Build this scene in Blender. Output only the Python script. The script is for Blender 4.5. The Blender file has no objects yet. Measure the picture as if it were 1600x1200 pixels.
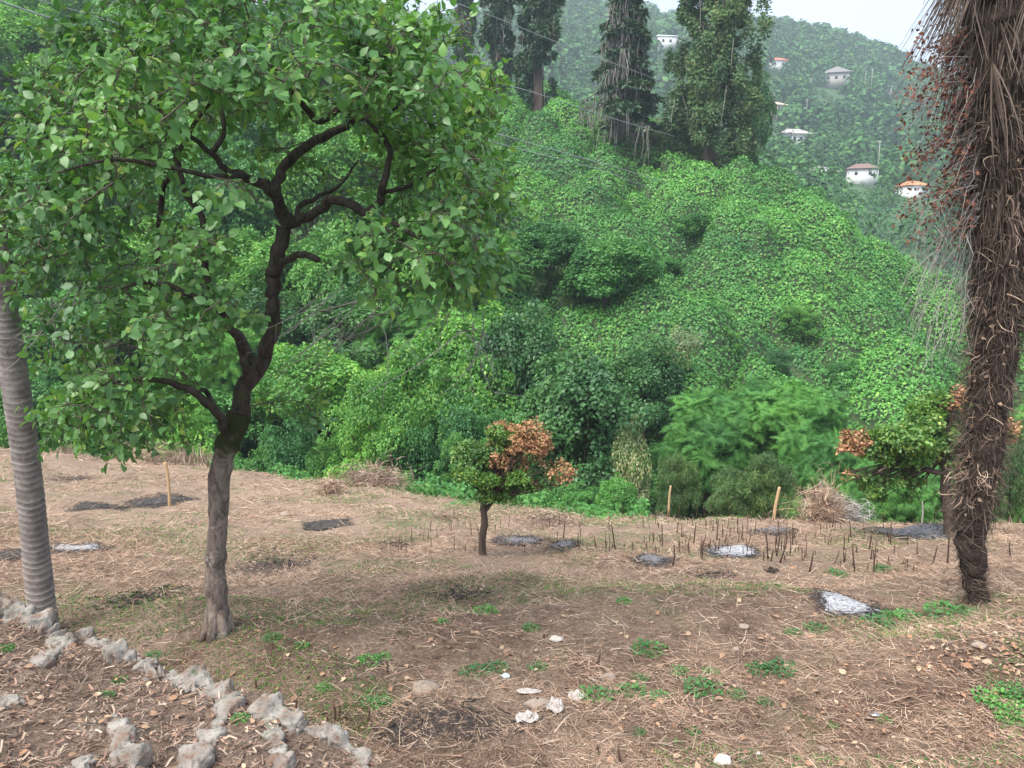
import bpy, math, random
import numpy as np
from mathutils import Vector
R = math.radians
rng = np.random.default_rng(7)
random.seed(7)
sc = bpy.context.scene
col = sc.collection

# ------------------------------------------------------------------ camera
FPX = 1232.0; PITCH = math.atan(200/1232.0); CAMZ = 3.0
cd = bpy.data.cameras.new('camera'); cam = bpy.data.objects.new('camera', cd); col.objects.link(cam)
cd.sensor_width = 36; cd.lens = 36*FPX/1600; cd.clip_start = 0.05; cd.clip_end = 3000
cam.location = (0, 0, CAMZ); cam.rotation_euler = (R(90)-PITCH, 0, 0)
sc.camera = cam
# ------------------------------------------------------------------ sky and sun
SUN_EL, SUN_AZ = 58, -135      # azimuth: degrees from +Y towards +X
w = bpy.data.worlds.new("World"); sc.world = w; w.use_nodes = True
nt = w.node_tree; bg = nt.nodes['Background']
sky = nt.nodes.new('ShaderNodeTexSky'); sky.sky_type = 'NISHITA'; sky.sun_disc = False
sky.sun_elevation = R(SUN_EL); sky.sun_rotation = R(SUN_AZ); sky.dust_density = 5; sky.air_density = 1.2
mx = nt.nodes.new('ShaderNodeMix'); mx.data_type = 'RGBA'; mx.inputs[0].default_value = .72
tc = nt.nodes.new('ShaderNodeTexCoord'); nz = nt.nodes.new('ShaderNodeTexNoise')
nz.inputs['Scale'].default_value = 2.2; nz.inputs['Detail'].default_value = 4
rp = nt.nodes.new('ShaderNodeValToRGB')
rp.color_ramp.elements[0].position = .35; rp.color_ramp.elements[0].color = (3.3, 3.8, 4.7, 1)
rp.color_ramp.elements[1].position = .65; rp.color_ramp.elements[1].color = (3.9, 4.35, 5.1, 1)
nt.links.new(tc.outputs['Generated'], nz.inputs['Vector']); nt.links.new(nz.outputs['Fac'], rp.inputs[0])
nt.links.new(sky.outputs[0], mx.inputs[6]); nt.links.new(rp.outputs[0], mx.inputs[7])
nt.links.new(mx.outputs[2], bg.inputs[0]); bg.inputs[1].default_value = .1
sl = bpy.data.lights.new('sun', 'SUN'); sl.energy = 2.5; sl.angle = R(50); sl.color = (1, .96, .9)
so = bpy.data.objects.new('sun', sl); col.objects.link(so)
e, a = R(SUN_EL), R(SUN_AZ)
sd = Vector((math.cos(e)*math.sin(a), math.cos(e)*math.cos(a), math.sin(e)))
so.rotation_euler = sd.to_track_quat('Z', 'Y').to_euler(); so.location = (0, 0, 60)
sc.view_settings.view_transform = 'Standard'; sc.view_settings.look = 'None'
sc.view_settings.exposure = 1.62; sc.view_settings.gamma = 1
sc.cycles.use_denoising = True
sc.cycles.max_bounces = 6; sc.cycles.diffuse_bounces = 3; sc.cycles.glossy_bounces = 2
sc.cycles.transmission_bounces = 3; sc.cycles.volume_bounces = 0; sc.cycles.transparent_max_bounces = 6

# ------------------------------------------------------------------ pixel -> world helpers
cP, sP = math.cos(PITCH), math.sin(PITCH)
def ray(u, v):
    x = (u-800)/FPX; y = (600-v)/FPX
    return np.array([x, cP+y*sP, -sP+y*cP])
def P(u, v, d):
    r = ray(u, v); return np.array([0, 0, CAMZ]) + r*(d/r[1])
def norm(a): return a/np.maximum(np.linalg.norm(a, axis=-1, keepdims=True), 1e-9)

class TPS:
    def __init__(s, X, z, lam=1e-3):
        s.X = np.array(X, float); n = len(X); z = np.array(z, float)
        s.sc = np.abs(s.X).max(); Xn = s.X/s.sc; s.Xn = Xn
        K = s.U(np.linalg.norm(Xn[:, None]-Xn[None], axis=2)) + lam*np.eye(n)
        Q = np.c_[np.ones(n), Xn]
        A = np.block([[K, Q], [Q.T, np.zeros((3, 3))]])
        s.w = np.linalg.solve(A, np.r_[z, 0, 0, 0])
    @staticmethod
    def U(r): return np.where(r > 1e-9, r*r*np.log(np.maximum(r, 1e-9)), 0)
    def __call__(s, x, y):
        x = np.asarray(x, float); y = np.asarray(y, float); sh = x.shape
        p = np.c_[x.ravel(), y.ravel()]/s.sc; out = np.zeros(len(p)); n = len(s.Xn)
        for i in range(0, len(p), 20000):
            q = p[i:i+20000]
            out[i:i+20000] = s.U(np.linalg.norm(q[:, None]-s.Xn[None], axis=2)) @ s.w[:n] + s.w[n] + q @ s.w[n+1:]
        return out.reshape(sh)
_lat = {}
def vnoise(x, y, scale, seed=0):
    if seed not in _lat: _lat[seed] = np.random.default_rng(1000+seed).random((256, 256))
    L = _lat[seed]; x = np.asarray(x)*scale; y = np.asarray(y)*scale
    i = np.floor(x).astype(int); j = np.floor(y).astype(int); fx = x-i; fy = y-j
    fx = fx*fx*(3-2*fx); fy = fy*fy*(3-2*fy); i &= 255; j &= 255; i1 = (i+1) & 255; j1 = (j+1) & 255
    return (L[i, j]*(1-fx)+L[i1, j]*fx)*(1-fy)+(L[i, j1]*(1-fx)+L[i1, j1]*fx)*fy - .5
def fbm(x, y, scale, seed=0, oct=4):
    return sum(vnoise(x, y, scale*2**k, seed+k)*.5**k for k in range(oct))

# ------------------------------------------------------------------ terrain heights
def ctl(lst):
    pts = [P(*q) for q in lst]; return TPS([(p[0], p[1]) for p in pts], [p[2] for p in pts])
NEAR = ctl([(-300, 1300, 3.9), (200, 1300, 3.9), (800, 1300, 3.85), (1500, 1300, 3.8), (1900, 1300, 3.7),
  (0, 1010, 6.3), (342, 995, 6.2), (800, 1000, 6.2), (1200, 1000, 6.1), (1600, 990, 5.9), (800, 1120, 5.0), (1400, 1100, 5.0), (-200, 1000, 6.3),
  (1530, 945, 6.9), (1320, 945, 7.1), (900, 930, 7.9), (500, 930, 8.0), (120, 920, 8.2), (-250, 900, 8.3), (1800, 930, 7.0),
  (118, 860, 11), (400, 880, 10.6), (755, 868, 12), (1100, 872, 11), (1400, 872, 10), (1700, 860, 9.8), (-200, 830, 11),
  (250, 780, 17), (60, 780, 15.5), (508, 825, 14.5), (700, 822, 15), (1000, 822, 14.5), (1200, 828, 13.8), (1430, 834, 13), (1650, 834, 13),
  (100, 712, 24), (300, 726, 25), (500, 752, 24), (700, 778, 21.5), (860, 800, 20), (-250, 690, 23), (1030, 806, 17), (1200, 812, 16), (1440, 820, 15.2), (1700, 828, 15),
  (960, 840, 21), (1200, 870, 20), (1500, 880, 19), (1800, 880, 19), (700, 800, 27), (300, 750, 31), (0, 720, 31), (1000, 870, 25), (1500, 900, 25), (-500, 700, 31)])
def gz(x, y):
    x = np.asarray(x, float); y = np.asarray(y, float)
    b = fbm(x, y, .55, 3, 3)*.24+np.sin(y*2.3+x*.25+fbm(x, y, .3, 17, 2)*6)*.035 + fbm(x, y, 2.6, 9, 3)*.05
    # a low terrace lip crossing the middle
    return NEAR(x, y) + b*np.clip((y-2)/3, 0, 1)
def gpt(u, v):
    r = ray(u, v); lo = 3.0
    t = np.linspace(2.8, 34, 700)/r[1]
    X = r[None]*t[:, None]; z = CAMZ+X[:, 2]; g = gz(X[:, 0], X[:, 1])
    k = np.argmax(z < g)
    if not (z < g).any() or X[k, 1] > 26: k = np.argmin(np.where(X[:, 1] < 19, z-g, 99))
    return np.array([X[k, 0], X[k, 1], float(gz(X[k, 0], X[k, 1]))])
HILL = ctl([(-500, 760, 28), (0, 770, 28), (300, 780, 29), (600, 800, 28), (850, 860, 26), (1050, 850, 25), (1250, 850, 24), (1500, 860, 23), (1800, 850, 23),
  (-500, 600, 36), (0, 560, 36), (300, 560, 37), (600, 590, 36), (-500, 300, 52), (0, 290, 52), (300, 300, 54), (600, 330, 52),
  (-500, 60, 75), (0, 40, 75), (300, 60, 78), (600, 150, 75), (-400, -60, 105), (200, -40, 110), (600, 100, 110), (760, 170, 72),
  (800, 640, 33), (950, 640, 32), (1150, 650, 31), (1400, 670, 29), (1600, 690, 27), (1900, 700, 26),
  (850, 240, 60), (833, 185, 69), (1000, 255, 58), (1100, 262, 55), (1160, 282, 54), (1250, 350, 50), (1350, 415, 46), (1450, 500, 42), (1550, 585, 38), (1700, 640, 34), (1900, 680, 32),
  (820, 420, 44), (950, 400, 45), (1150, 440, 41), (1300, 540, 37), (1450, 600, 33),
  (1000, 215, 78), (1150, 270, 80), (1300, 420, 75), (1500, 560, 60), (850, 150, 110), (1100, 250, 110), (1400, 450, 110), (1700, 700, 60)])
hc = []
hr = np.random.default_rng(5)
for gx in np.arange(-70, 75, 3.1):
    for gy in np.arange(24, 92, 3.1):
        hc.append((gx+hr.uniform(-1.6, 1.6), gy+hr.uniform(-1.6, 1.6), hr.uniform(1.1, 2.3), hr.uniform(.6, 1.5)))
for gx in np.arange(-70, 75, 7.5):
    for gy in np.arange(24, 92, 7.5):
        hc.append((gx+hr.uniform(-3, 3), gy+hr.uniform(-3, 3), hr.uniform(2.4, 4.0), hr.uniform(.5, 1.0)))
HX0, HX1, HY0, HY1, HS = -75, 75, 23, 118, .27
hx = np.arange(HX0, HX1, HS); hy = np.arange(HY0, HY1, HS)
HXg, HYg = np.meshgrid(hx, hy)
HUMP = np.zeros_like(HXg); HXw = HXg+fbm(HXg, HYg, .35, 121, 3)*2.2; HYw = HYg+fbm(HXg, HYg, .35, 131, 3)*2.2
for cx, cy, r, k in hc:
    R_ = r+2; i0 = max(0, int((cx-R_-HX0)/HS)); i1 = min(len(hx), int((cx+R_-HX0)/HS)+2); j0 = max(0, int((cy-R_-HY0)/HS)); j1 = min(len(hy), int((cy+R_-HY0)/HS)+2)
    if i1 <= i0 or j1 <= j0: continue
    q = 1-((HXw[j0:j1, i0:i1]-cx)**2+(HYw[j0:j1, i0:i1]-cy)**2)/(r*r)
    HUMP[j0:j1, i0:i1] = np.maximum(HUMP[j0:j1, i0:i1], np.sqrt(np.clip(q, 0, 1))*r*k)
H2 = np.zeros_like(HXg); h3 = np.random.default_rng(6)
for gx in np.arange(-52, 60, 1.45):
    for gy in np.arange(25, 75, 1.45):
        if abs(gx) > gy*.8+4: continue
        cx, cy, r, k = gx+h3.uniform(-.7, .7), gy+h3.uniform(-.7, .7), h3.uniform(.55, 1.1), h3.uniform(.5, 1.2)
        i0 = max(0, int((cx-r-HX0)/HS)); i1 = int((cx+r-HX0)/HS)+2; j0 = max(0, int((cy-r-HY0)/HS)); j1 = int((cy+r-HY0)/HS)+2
        q = 1-((HXg[j0:j1, i0:i1]-cx)**2+(HYg[j0:j1, i0:i1]-cy)**2)/(r*r); H2[j0:j1, i0:i1] = np.maximum(H2[j0:j1, i0:i1], np.sqrt(np.clip(q, 0, 1))*r*k)
HZg = H2*.75-.3+HILL(HXg, HYg) + HUMP*.95 + fbm(HXg, HYg, .12, 21, 3)*1.5 - .9 + fbm(HXg, HYg, 1.0, 27, 2)*.35
def hz(x, y):
    x = np.asarray(x, float); y = np.asarray(y, float)
    fx = np.clip((x-HX0)/HS, 0, len(hx)-1.01); fy = np.clip((y-HY0)/HS, 0, len(hy)-1.01)
    i = fx.astype(int); j = fy.astype(int); fx = fx-i; fy = fy-j
    return (HZg[j, i]*(1-fx)+HZg[j, i+1]*fx)*(1-fy)+(HZg[j+1, i]*(1-fx)+HZg[j+1, i+1]*fx)*fy
HOUSES = [  # u, vbase, d, width m, depth, height, style
 (1212, 108, 335, 7.4, 5, 2.9), (1305, 132, 318, 9.6, 6.5, 3.8), (1209, 187, 268, 7, 5, 4.2), (1238, 227, 238, 9, 6, 2.8), (1279, 287, 182, 6.4, 4, 2.4),
 (1346, 281, 178, 6.2, 4.5, 2.2), (1425, 304, 168, 5.2, 4, 1.7), (1044, 74, 330, 10, 5, 3.4), (1390, 146, 322, 3.2, 3, 2.), (1269, 131, 322, 2.6, 2, 1.5)]
FAR = ctl([*[h[:3] for h in HOUSES], (400, 300, 110), (800, 300, 110), (1000, 330, 110), (1150, 330, 110), (1300, 400, 105), (1500, 480, 100), (1800, 560, 95), (2100, 600, 95), (100, 300, 110),
  (1600, 350, 170), (1900, 380, 170), (1500, 240, 250), (1800, 280, 260),
  (900, 110, 300), (700, 120, 300), (400, 100, 300), (1500, 190, 340),
  (1180, 52, 410), (1300, 70, 420), (1400, 105, 430), (1480, 145, 440), (1600, 185, 450), (1900, 230, 450), (1040, 60, 400), (950, 22, 420), (850, 18, 430), (740, 50, 420), (500, 60, 420), (200, 60, 420),
  (1100, 120, 560), (1400, 170, 560), (1800, 250, 560), (700, 120, 560), (200, 120, 560)])
def fz(x, y): return FAR(x, y) + fbm(x, y, .02, 40, 3)*2.5

# ------------------------------------------------------------------ mesh helpers
def mesh_np(name, V, F, mat, smooth=False, attr=None):
    me = bpy.data.meshes.new(name); V = np.asarray(V, np.float32)
    Fs = F if isinstance(F, list) else [F]
    Fs = [np.asarray(f, np.int32) for f in Fs if len(f)]
    nl = sum(f.size for f in Fs); npoly = sum(len(f) for f in Fs)
    me.vertices.add(len(V)); me.vertices.foreach_set('co', V.ravel())
    me.loops.add(nl); me.loops.foreach_set('vertex_index', np.concatenate([f.ravel() for f in Fs]))
    tot = np.concatenate([np.full(len(f), f.shape[1]) for f in Fs]); st = np.r_[0, np.cumsum(tot)[:-1]]
    me.polygons.add(npoly); me.polygons.foreach_set('loop_start', st.astype(np.int32))
    me.update(calc_edges=True)
    if smooth: me.polygons.foreach_set('use_smooth', np.ones(npoly, bool))
    if attr is not None:
        for k, arr in attr.items():
            at = me.attributes.new(k, 'FLOAT', 'POINT'); at.data.foreach_set('value', np.asarray(arr, np.float32))
    me.materials.append(mat); me.validate(); return me
def link(name, me, parent=None, loc=None):
    o = bpy.data.objects.new(name, me); col.objects.link(o)
    if parent is not None: o.parent = parent
    if loc is not None: o.location = loc
    return o
def empty(name, loc, rz=0, scale=None):
    o = bpy.data.objects.new(name, None); col.objects.link(o); o.location = loc; o.rotation_euler = (0, 0, rz)
    if scale is not None: o.scale = scale
    o.empty_display_size = .2
    return o
def tag(o, label=None, cat=None, group=None, kind=None):
    if label: o['label'] = label
    if cat: o['category'] = cat
    if group: o['group'] = group
    if kind: o['kind'] = kind
    return o
class MB:
    def __init__(s): s.V = []; s.F = []; s.n = 0
    def add(s, V, F):
        V = np.asarray(V, float).reshape(-1, 3); F = np.asarray(F, int)
        s.V.append(V); s.F.append(F+s.n); s.n += len(V)
    def tube(s, pts, rad, n=8, cap=True, rough=0, seed=0):
        pts = np.asarray(pts, float); m = len(pts); rad = np.broadcast_to(np.asarray(rad, float), (m,))
        T = norm(np.gradient(pts, axis=0)); ref = np.array([0, 0, 1.]) if abs(T[0][2]) < .9 else np.array([1., 0, 0])
        a = norm(np.cross(T[0], ref)); A = []
        for t in T:
            a = norm(a - t*np.dot(a, t)); A.append(a)
        A = np.array(A); B = np.cross(T, A); th = np.linspace(0, 2*np.pi, n, endpoint=False)
        rr = rad[:, None]*np.ones((1, n))
        if rough: rr = rr*(1+rough*2*vnoise(np.arange(m)[:, None]*.31+seed*7.3, (np.cos(th)*1.7+np.sin(th)*.9+3)[None]*1.1, 1.0, 50+seed % 5))
        V = pts[:, None]+rr[..., None]*(np.cos(th)[None, :, None]*A[:, None]+np.sin(th)[None, :, None]*B[:, None])
        i = np.arange(m-1)[:, None]*n; j = np.arange(n)[None]; k = (j+1) % n
        F = np.stack([i+j, i+k, i+n+k, i+n+j], -1).reshape(-1, 4)
        s.add(V, F)
        if cap:
            c = np.arange(n)
            s.V.append(pts[[0, -1]]); b = s.n-m*n
            s.F.append(np.stack([b+c, np.full(n, s.n), b+(c+1) % n], 1)[:, ::-1][:, ::-1])
            e0 = b+(m-1)*n
            s.F.append(np.stack([e0+c, e0+(c+1) % n, np.full(n, s.n+1)], 1)); s.n += 2
    def box(s, c, d, rz=0):
        c = np.array(c, float); d = np.array(d, float)/2
        V = np.array([[x, y, z] for x in (-1, 1) for y in (-1, 1) for z in (-1, 1)])*d
        ca, sa = math.cos(rz), math.sin(rz); V = np.c_[V[:, 0]*ca-V[:, 1]*sa, V[:, 0]*sa+V[:, 1]*ca, V[:, 2]]+c
        s.add(V, [[0, 1, 3, 2], [4, 6, 7, 5], [0, 4, 5, 1], [2, 3, 7, 6], [0, 2, 6, 4], [1, 5, 7, 3]])
    def mesh(s, name, mat, smooth=False):
        V = np.concatenate(s.V); q = [f for f in s.F if f.shape[1] == 4]; t = [f for f in s.F if f.shape[1] == 3]
        F = [np.concatenate(z) for z in (q, t) if z]
        return mesh_np(name, V, F, mat, smooth)
    def build(s, name, mat, parent=None, smooth=False, loc=None):
        return link(name, s.mesh(name, mat, smooth), parent, loc)
# leaf templates: verts (k,3) [along, across, normal], faces
KITE = (np.array([[0, 0, 0], [.42, .34, .05], [1, 0, -.06], [.42, -.34, .05]]), np.array([[0, 3, 2, 1]]))
OVATE = (np.array([[0, 0, 0], [.22, .27, .05], [.55, .3, .04], [1, 0, -.16], [.55, -.3, .04], [.22, -.27, .05], [.45, 0, 0]]),
         np.array([[0, 6, 1], [1, 6, 2], [2, 6, 3], [3, 6, 4], [4, 6, 5], [5, 6, 0]]))
LANCE = (np.array([[0, 0, 0], [.4, .09, .0], [1, 0, -.12], [.4, -.09, .0]]), np.array([[0, 3, 2, 1]]))
def fern(n=7, wl=.42, ww=.09):
    V = []; F = []
    for k in range(n):
        t = .12+.88*k/(n-1); ln = wl*math.sin(math.pi*(.18+.74*t))*1.0
        for sg in (-1, 1):
            b = len(V); V += [[t-ww*.5, 0, -.1*t*t], [t+ww*.2+ln*.15, sg*ln*.55, -.1*t*t-.02], [t+ln*.35, sg*ln, -.1*t*t-.07], [t+ww*.5, 0, -.1*t*t]]
            F.append([b, b+1, b+2, b+3])
    return (np.array(V), np.array(F))
FERN = fern(7, .42, .11)
def cluster(k, seed, tmpl=KITE, spread=.75):
    r = np.random.default_rng(seed); V = []; F = []; n = 0
    for i in range(k):
        a = norm(r.normal(size=3)+[.6, 0, -.1]); nn = norm(np.cross(a, norm(r.normal(size=3)+np.array([0, .2, 0])))); nn = nn if nn[2] > 0 else -nn
        b = np.cross(nn, a); o = r.normal(size=3)*[.3, .3, .12]*spread; s = r.uniform(.45, .7)
        T = tmpl[0]*s; V.append(o+T[:, :1]*a+T[:, 1:2]*b+T[:, 2:]*nn); F.append(tmpl[1]+n); n += len(T)
    return (np.concatenate(V), np.concatenate(F))
CLUST = cluster(5, 3)
def leaves(pos, axis, nrm, size, tmpl):
    axis = norm(axis); b = norm(np.cross(nrm, axis)); n = np.cross(axis, b)
    T, F = tmpl; s = np.broadcast_to(np.asarray(size, float), (len(pos),))[:, None, None]
    V = pos[:, None]+s*(T[None, :, :1]*axis[:, None]+T[None, :, 1:2]*b[:, None]+T[None, :, 2:]*n[:, None])
    k = len(T); Fo = F[None]+(np.arange(len(pos))*k)[:, None, None]
    return V.reshape(-1, 3), Fo.reshape(-1, F.shape[1])
def lobe_leaves(lobes, n, size, r, tmpl, up=.6, droop=.35, jit=.5, shell=.78, sub=9, subr=.42, down=-.35):
    """leaves on clumps on lobes; lobes: (cx,cy,cz,rx,ry,rz)"""
    L = np.array(lobes, float); A = (L[:, 3]*L[:, 4]+L[:, 3]*L[:, 5]+L[:, 4]*L[:, 5]); S = []
    for l, ar in zip(L, A):
        k = max(3, int(sub*ar/A.mean()))
        dv = norm(r.normal(size=(k*3, 3))); dv = dv[dv[:, 2] > down][:k]
        c = l[:3]+dv*l[3:]*r.uniform(.6, 1.02, (len(dv), 1)); m = l[3:].mean()*subr
        for q in c: S.append((*q, *(m*r.uniform(.65, 1.25, 3)), *l[:3]))
    S = np.array(S); w = S[:, 3]*S[:, 4]; w = w/w.sum(); idx = r.choice(len(S), n, p=w); s = S[idx]
    dv = norm(r.normal(size=(n, 3))+norm(s[:, :3]-s[:, 6:9])*.7+np.array([0, 0, .25]))
    rad = shell+(1.05-shell)*r.random((n, 1))**.6; rad *= np.where(r.random((n, 1)) < .12, r.uniform(.3, 1.25, (n, 1)), 1)
    pos = s[:, :3]+dv*s[:, 3:6]*rad
    nr = norm(dv*.7+np.array([0, 0, up])+r.normal(size=(n, 3))*jit)
    ax = norm(np.cross(nr, r.normal(size=(n, 3)))+dv*.5-np.array([0, 0, droop]))
    return leaves(pos, ax, nr, size*r.uniform(.6, 1.25, n), tmpl)

# ------------------------------------------------------------------ materials
def newmat(name):
    m = bpy.data.materials.new(name); m.use_nodes = True; nt = m.node_tree
    return m, nt, nt.nodes['Principled BSDF'], nt.nodes['Material Output']
def N(nt, t, **kw):
    n = nt.nodes.new(t)
    for k, v in kw.items():
        if k in n.inputs: n.inputs[k].default_value = v
        else: setattr(n, k, v)
    return n
def mixc(nt, fac, a, b, mode='MIX'):
    n = nt.nodes.new('ShaderNodeMix'); n.data_type = 'RGBA'; n.blend_type = mode
    for s, v in ((0, fac), (6, a), (7, b)):
        if isinstance(v, bpy.types.NodeSocket): nt.links.new(v, n.inputs[s])
        elif isinstance(v, (int, float)): n.inputs[s].default_value = v
        else: n.inputs[s].default_value = (*v, 1)
    return n.outputs[2]
def ramp(nt, src, p0, p1, c0=(0, 0, 0), c1=(1, 1, 1)):
    n = nt.nodes.new('ShaderNodeValToRGB'); n.color_ramp.elements[0].position = p0; n.color_ramp.elements[1].position = p1
    n.color_ramp.elements[0].color = (*c0, 1); n.color_ramp.elements[1].color = (*c1, 1); nt.links.new(src, n.inputs[0]); return n.outputs[0]
def noise(nt, scale, detail=4, rough=.6, vec=None, dist=0):
    n = N(nt, 'ShaderNodeTexNoise', Scale=scale, Detail=detail, Roughness=rough, Distortion=dist)
    if vec is None:
        tcn = nt.nodes.new('ShaderNodeTexCoord'); vec = tcn.outputs['Object']
    nt.links.new(vec, n.inputs['Vector']); return n.outputs['Fac']
def leafmat(name, c1, c2, c3=None, trans=.25, rough=.5, spec=.3, patch=.25, objvar=.35, third=.08):
    m, nt, bs, out = newmat(name)
    gm = nt.nodes.new('ShaderNodeNewGeometry'); oi = nt.nodes.new('ShaderNodeObjectInfo')
    c = mixc(nt, gm.outputs['Random Per Island'], c1, c2)
    if c3 is not None:
        gt = N(nt, 'ShaderNodeMath', operation='FRACT'); ml = N(nt, 'ShaderNodeMath', operation='MULTIPLY'); ml.inputs[1].default_value = 37.7
        nt.links.new(gm.outputs['Random Per Island'], ml.inputs[0]); nt.links.new(ml.outputs[0], gt.inputs[0])
        lt = N(nt, 'ShaderNodeMath', operation='LESS_THAN'); lt.inputs[1].default_value = third; nt.links.new(gt.outputs[0], lt.inputs[0])
        c = mixc(nt, lt.outputs[0], c, c3)
    nf = ramp(nt, noise(nt, patch, 3, vec=gm.outputs['Position']), .35, .65, (.55, .64, .75), (1.25, 1.2, 1.05))
    c = mixc(nt, 1.0, c, nf, 'MULTIPLY')
    ov = ramp(nt, oi.outputs['Random'], 0, 1, (1-objvar, 1-objvar*.8, 1-objvar*.5), (1+objvar, 1+objvar*.7, 1+objvar*.2))
    c = mixc(nt, 1.0, c, ov, 'MULTIPLY')
    nt.links.new(c, bs.inputs['Base Color']); bs.inputs['Roughness'].default_value = rough; bs.inputs['Specular IOR Level'].default_value = spec
    tr = nt.nodes.new('ShaderNodeBsdfTranslucent'); nt.links.new(mixc(nt, 1, c, (1.3, 1.35, .6), 'MULTIPLY'), tr.inputs[0])
    ms = nt.nodes.new('ShaderNodeMixShader'); ms.inputs[0].default_value = trans
    nt.links.new(bs.outputs[0], ms.inputs[1]); nt.links.new(tr.outputs[0], ms.inputs[2]); nt.links.new(ms.outputs[0], out.inputs[0])
    return m
def barkmat(name, c1, c2, c3=None, sc_=(14, 14, 3), bump=.6, moss=None, stripe=0, patch=1.5):
    m, nt, bs, out = newmat(name)
    tcn = nt.nodes.new('ShaderNodeTexCoord'); mp = nt.nodes.new('ShaderNodeMapping'); mp.inputs['Scale'].default_value = sc_
    nt.links.new(tcn.outputs['Object'], mp.inputs[0]); f = noise(nt, 1.0, 8, .65, mp.outputs[0], 1.2)
    c = mixc(nt, ramp(nt, f, .35, .65), c1, c2)
    if c3 is not None: c = mixc(nt, ramp(nt, noise(nt, 5, 5, .7), .58, .66), c, c3)
    if moss is not None:   # moss at the heights where it grows
        col_, z0, z1 = moss
        sx = nt.nodes.new('ShaderNodeSeparateXYZ'); nt.links.new(tcn.outputs['Object'], sx.inputs[0])
        mr = N(nt, 'ShaderNodeMapRange'); mr.inputs[1].default_value = z0; mr.inputs[2].default_value = z1; nt.links.new(sx.outputs[2], mr.inputs[0])
        ad = N(nt, 'ShaderNodeMath', operation='ADD'); nt.links.new(mr.outputs[0], ad.inputs[0])
        nn = N(nt, 'ShaderNodeMath', operation='MULTIPLY_ADD'); nn.inputs[1].default_value = 1.6; nn.inputs[2].default_value = -.95
        nt.links.new(noise(nt, 7, 5, .7), nn.inputs[0]); nt.links.new(nn.outputs[0], ad.inputs[1])
        c = mixc(nt, ramp(nt, ad.outputs[0], .35, .6), c, col_)
    nt.links.new(c, bs.inputs['Base Color']); bs.inputs['Roughness'].default_value = .9; bs.inputs['Specular IOR Level'].default_value = .15
    bp = N(nt, 'ShaderNodeBump', Strength=bump, Distance=.02); nt.links.new(f, bp.inputs['Height']); nt.links.new(bp.outputs[0], bs.inputs['Normal'])
    return m
def flat(name, c, rough=.7, var=.15, sc_=3., metal=0):
    m, nt, bs, out = newmat(name)
    cc = mixc(nt, noise(nt, sc_, 5, .65), tuple(x*(1-var) for x in c), tuple(x*(1+var) for x in c))
    oi = nt.nodes.new('ShaderNodeObjectInfo')
    cc = mixc(nt, 1.0, cc, ramp(nt, oi.outputs['Random'], 0, 1, (.85, .85, .85), (1.15, 1.15, 1.15)), 'MULTIPLY')
    nt.links.new(cc, bs.inputs['Base Color']); bs.inputs['Roughness'].default_value = rough; bs.inputs['Metallic'].default_value = metal
    bs.inputs['Specular IOR Level'].default_value = .25
    return m
def islandmat(name, cols, rough=.85, var=.3):
    m, nt, bs, out = newmat(name); gm = nt.nodes.new('ShaderNodeNewGeometry')
    n = nt.nodes.new('ShaderNodeValToRGB'); el = n.color_ramp.elements
    while len(el) < len(cols): el.new(.5)
    for i, c in enumerate(cols): el[i].position = i/(len(cols)-1); el[i].color = (*c, 1)
    nt.links.new(gm.outputs['Random Per Island'], n.inputs[0])
    c = mixc(nt, 1, n.outputs[0], ramp(nt, noise(nt, 2, 4, .6, gm.outputs['Position']), .3, .7, (1-var,)*3, (1+var,)*3), 'MULTIPLY')
    nt.links.new(c, bs.inputs['Base Color']); bs.inputs['Roughness'].default_value = rough; bs.inputs['Specular IOR Level'].default_value = .15
    return m
M = {}
M['persimmon'] = leafmat('persimmon_leaf', (.08, .195, .06), (.155, .32, .09), (.26, .38, .09), .35, .38, .5, 1.1, 0, .04)
M['bright'] = leafmat('bright_leaf', (.085, .235, .05), (.155, .36, .075), (.26, .42, .08), .3, .5, .3, .3, .2)
M['mid'] = leafmat('mid_leaf', (.055, .18, .05), (.11, .275, .075), None, .3, .5, .3, .3, .22)
M['dark'] = leafmat('dark_leaf', (.045, .13, .045), (.085, .20, .065), None, .25, .45, .35, .3, .2)
M['vine'] = leafmat('vine_leaf', (.062, .20, .048), (.125, .32, .075), (.19, .37, .08), .25, .5, .25, .14, 0, .1)
M['feather'] = leafmat('feather_leaf', (.075, .21, .055), (.14, .33, .085), None, .3, .6, .15, .5, .18)
M['bamboo'] = leafmat('bamboo_leaf', (.06, .135, .045), (.12, .21, .075), (.22, .24, .1), .25, .5, .3, .5, .15)
M['conifer'] = leafmat('conifer_leaf', (.035, .08, .045), (.075, .14, .07), (.13, .14, .10), .12, .6, .2, .25, .15)
M['cypress'] = leafmat('cypress_leaf', (.055, .115, .045), (.12, .20, .08), (.19, .2, .1), .15, .6, .2, .25, .15)
M['farleaf'] = leafmat('far_leaf', (.035, .115, .04), (.085, .205, .06), (.02, .058, .028), .2, .6, .2, .09, .35, .3)
M['citrus'] = leafmat('citrus_leaf', (.085, .19, .045), (.18, .33, .07), (.3, .38, .08), .3, .4, .5, 1.5, 0)
M['cream'] = leafmat('cream_blossom', (.35, .40, .22), (.5, .5, .32), (.1, .22, .06), .3, .6, .2, .5, .1, .4)
M['deadleaf'] = islandmat('dead_leaf', [(.24, .11, .06), (.42, .22, .12), (.52, .30, .17), (.34, .15, .08), (.2, .2, .07)])
M['redleaf'] = islandmat('rusty_leaf', [(.07, .03, .024), (.13, .052, .038), (.19, .085, .058), (.10, .045, .034)])
M['grass'] = leafmat('grass_blade', (.07, .17, .04), (.14, .27, .07), (.28, .28, .12), .25, .6, .2, 1.2, 0, .1)
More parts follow.
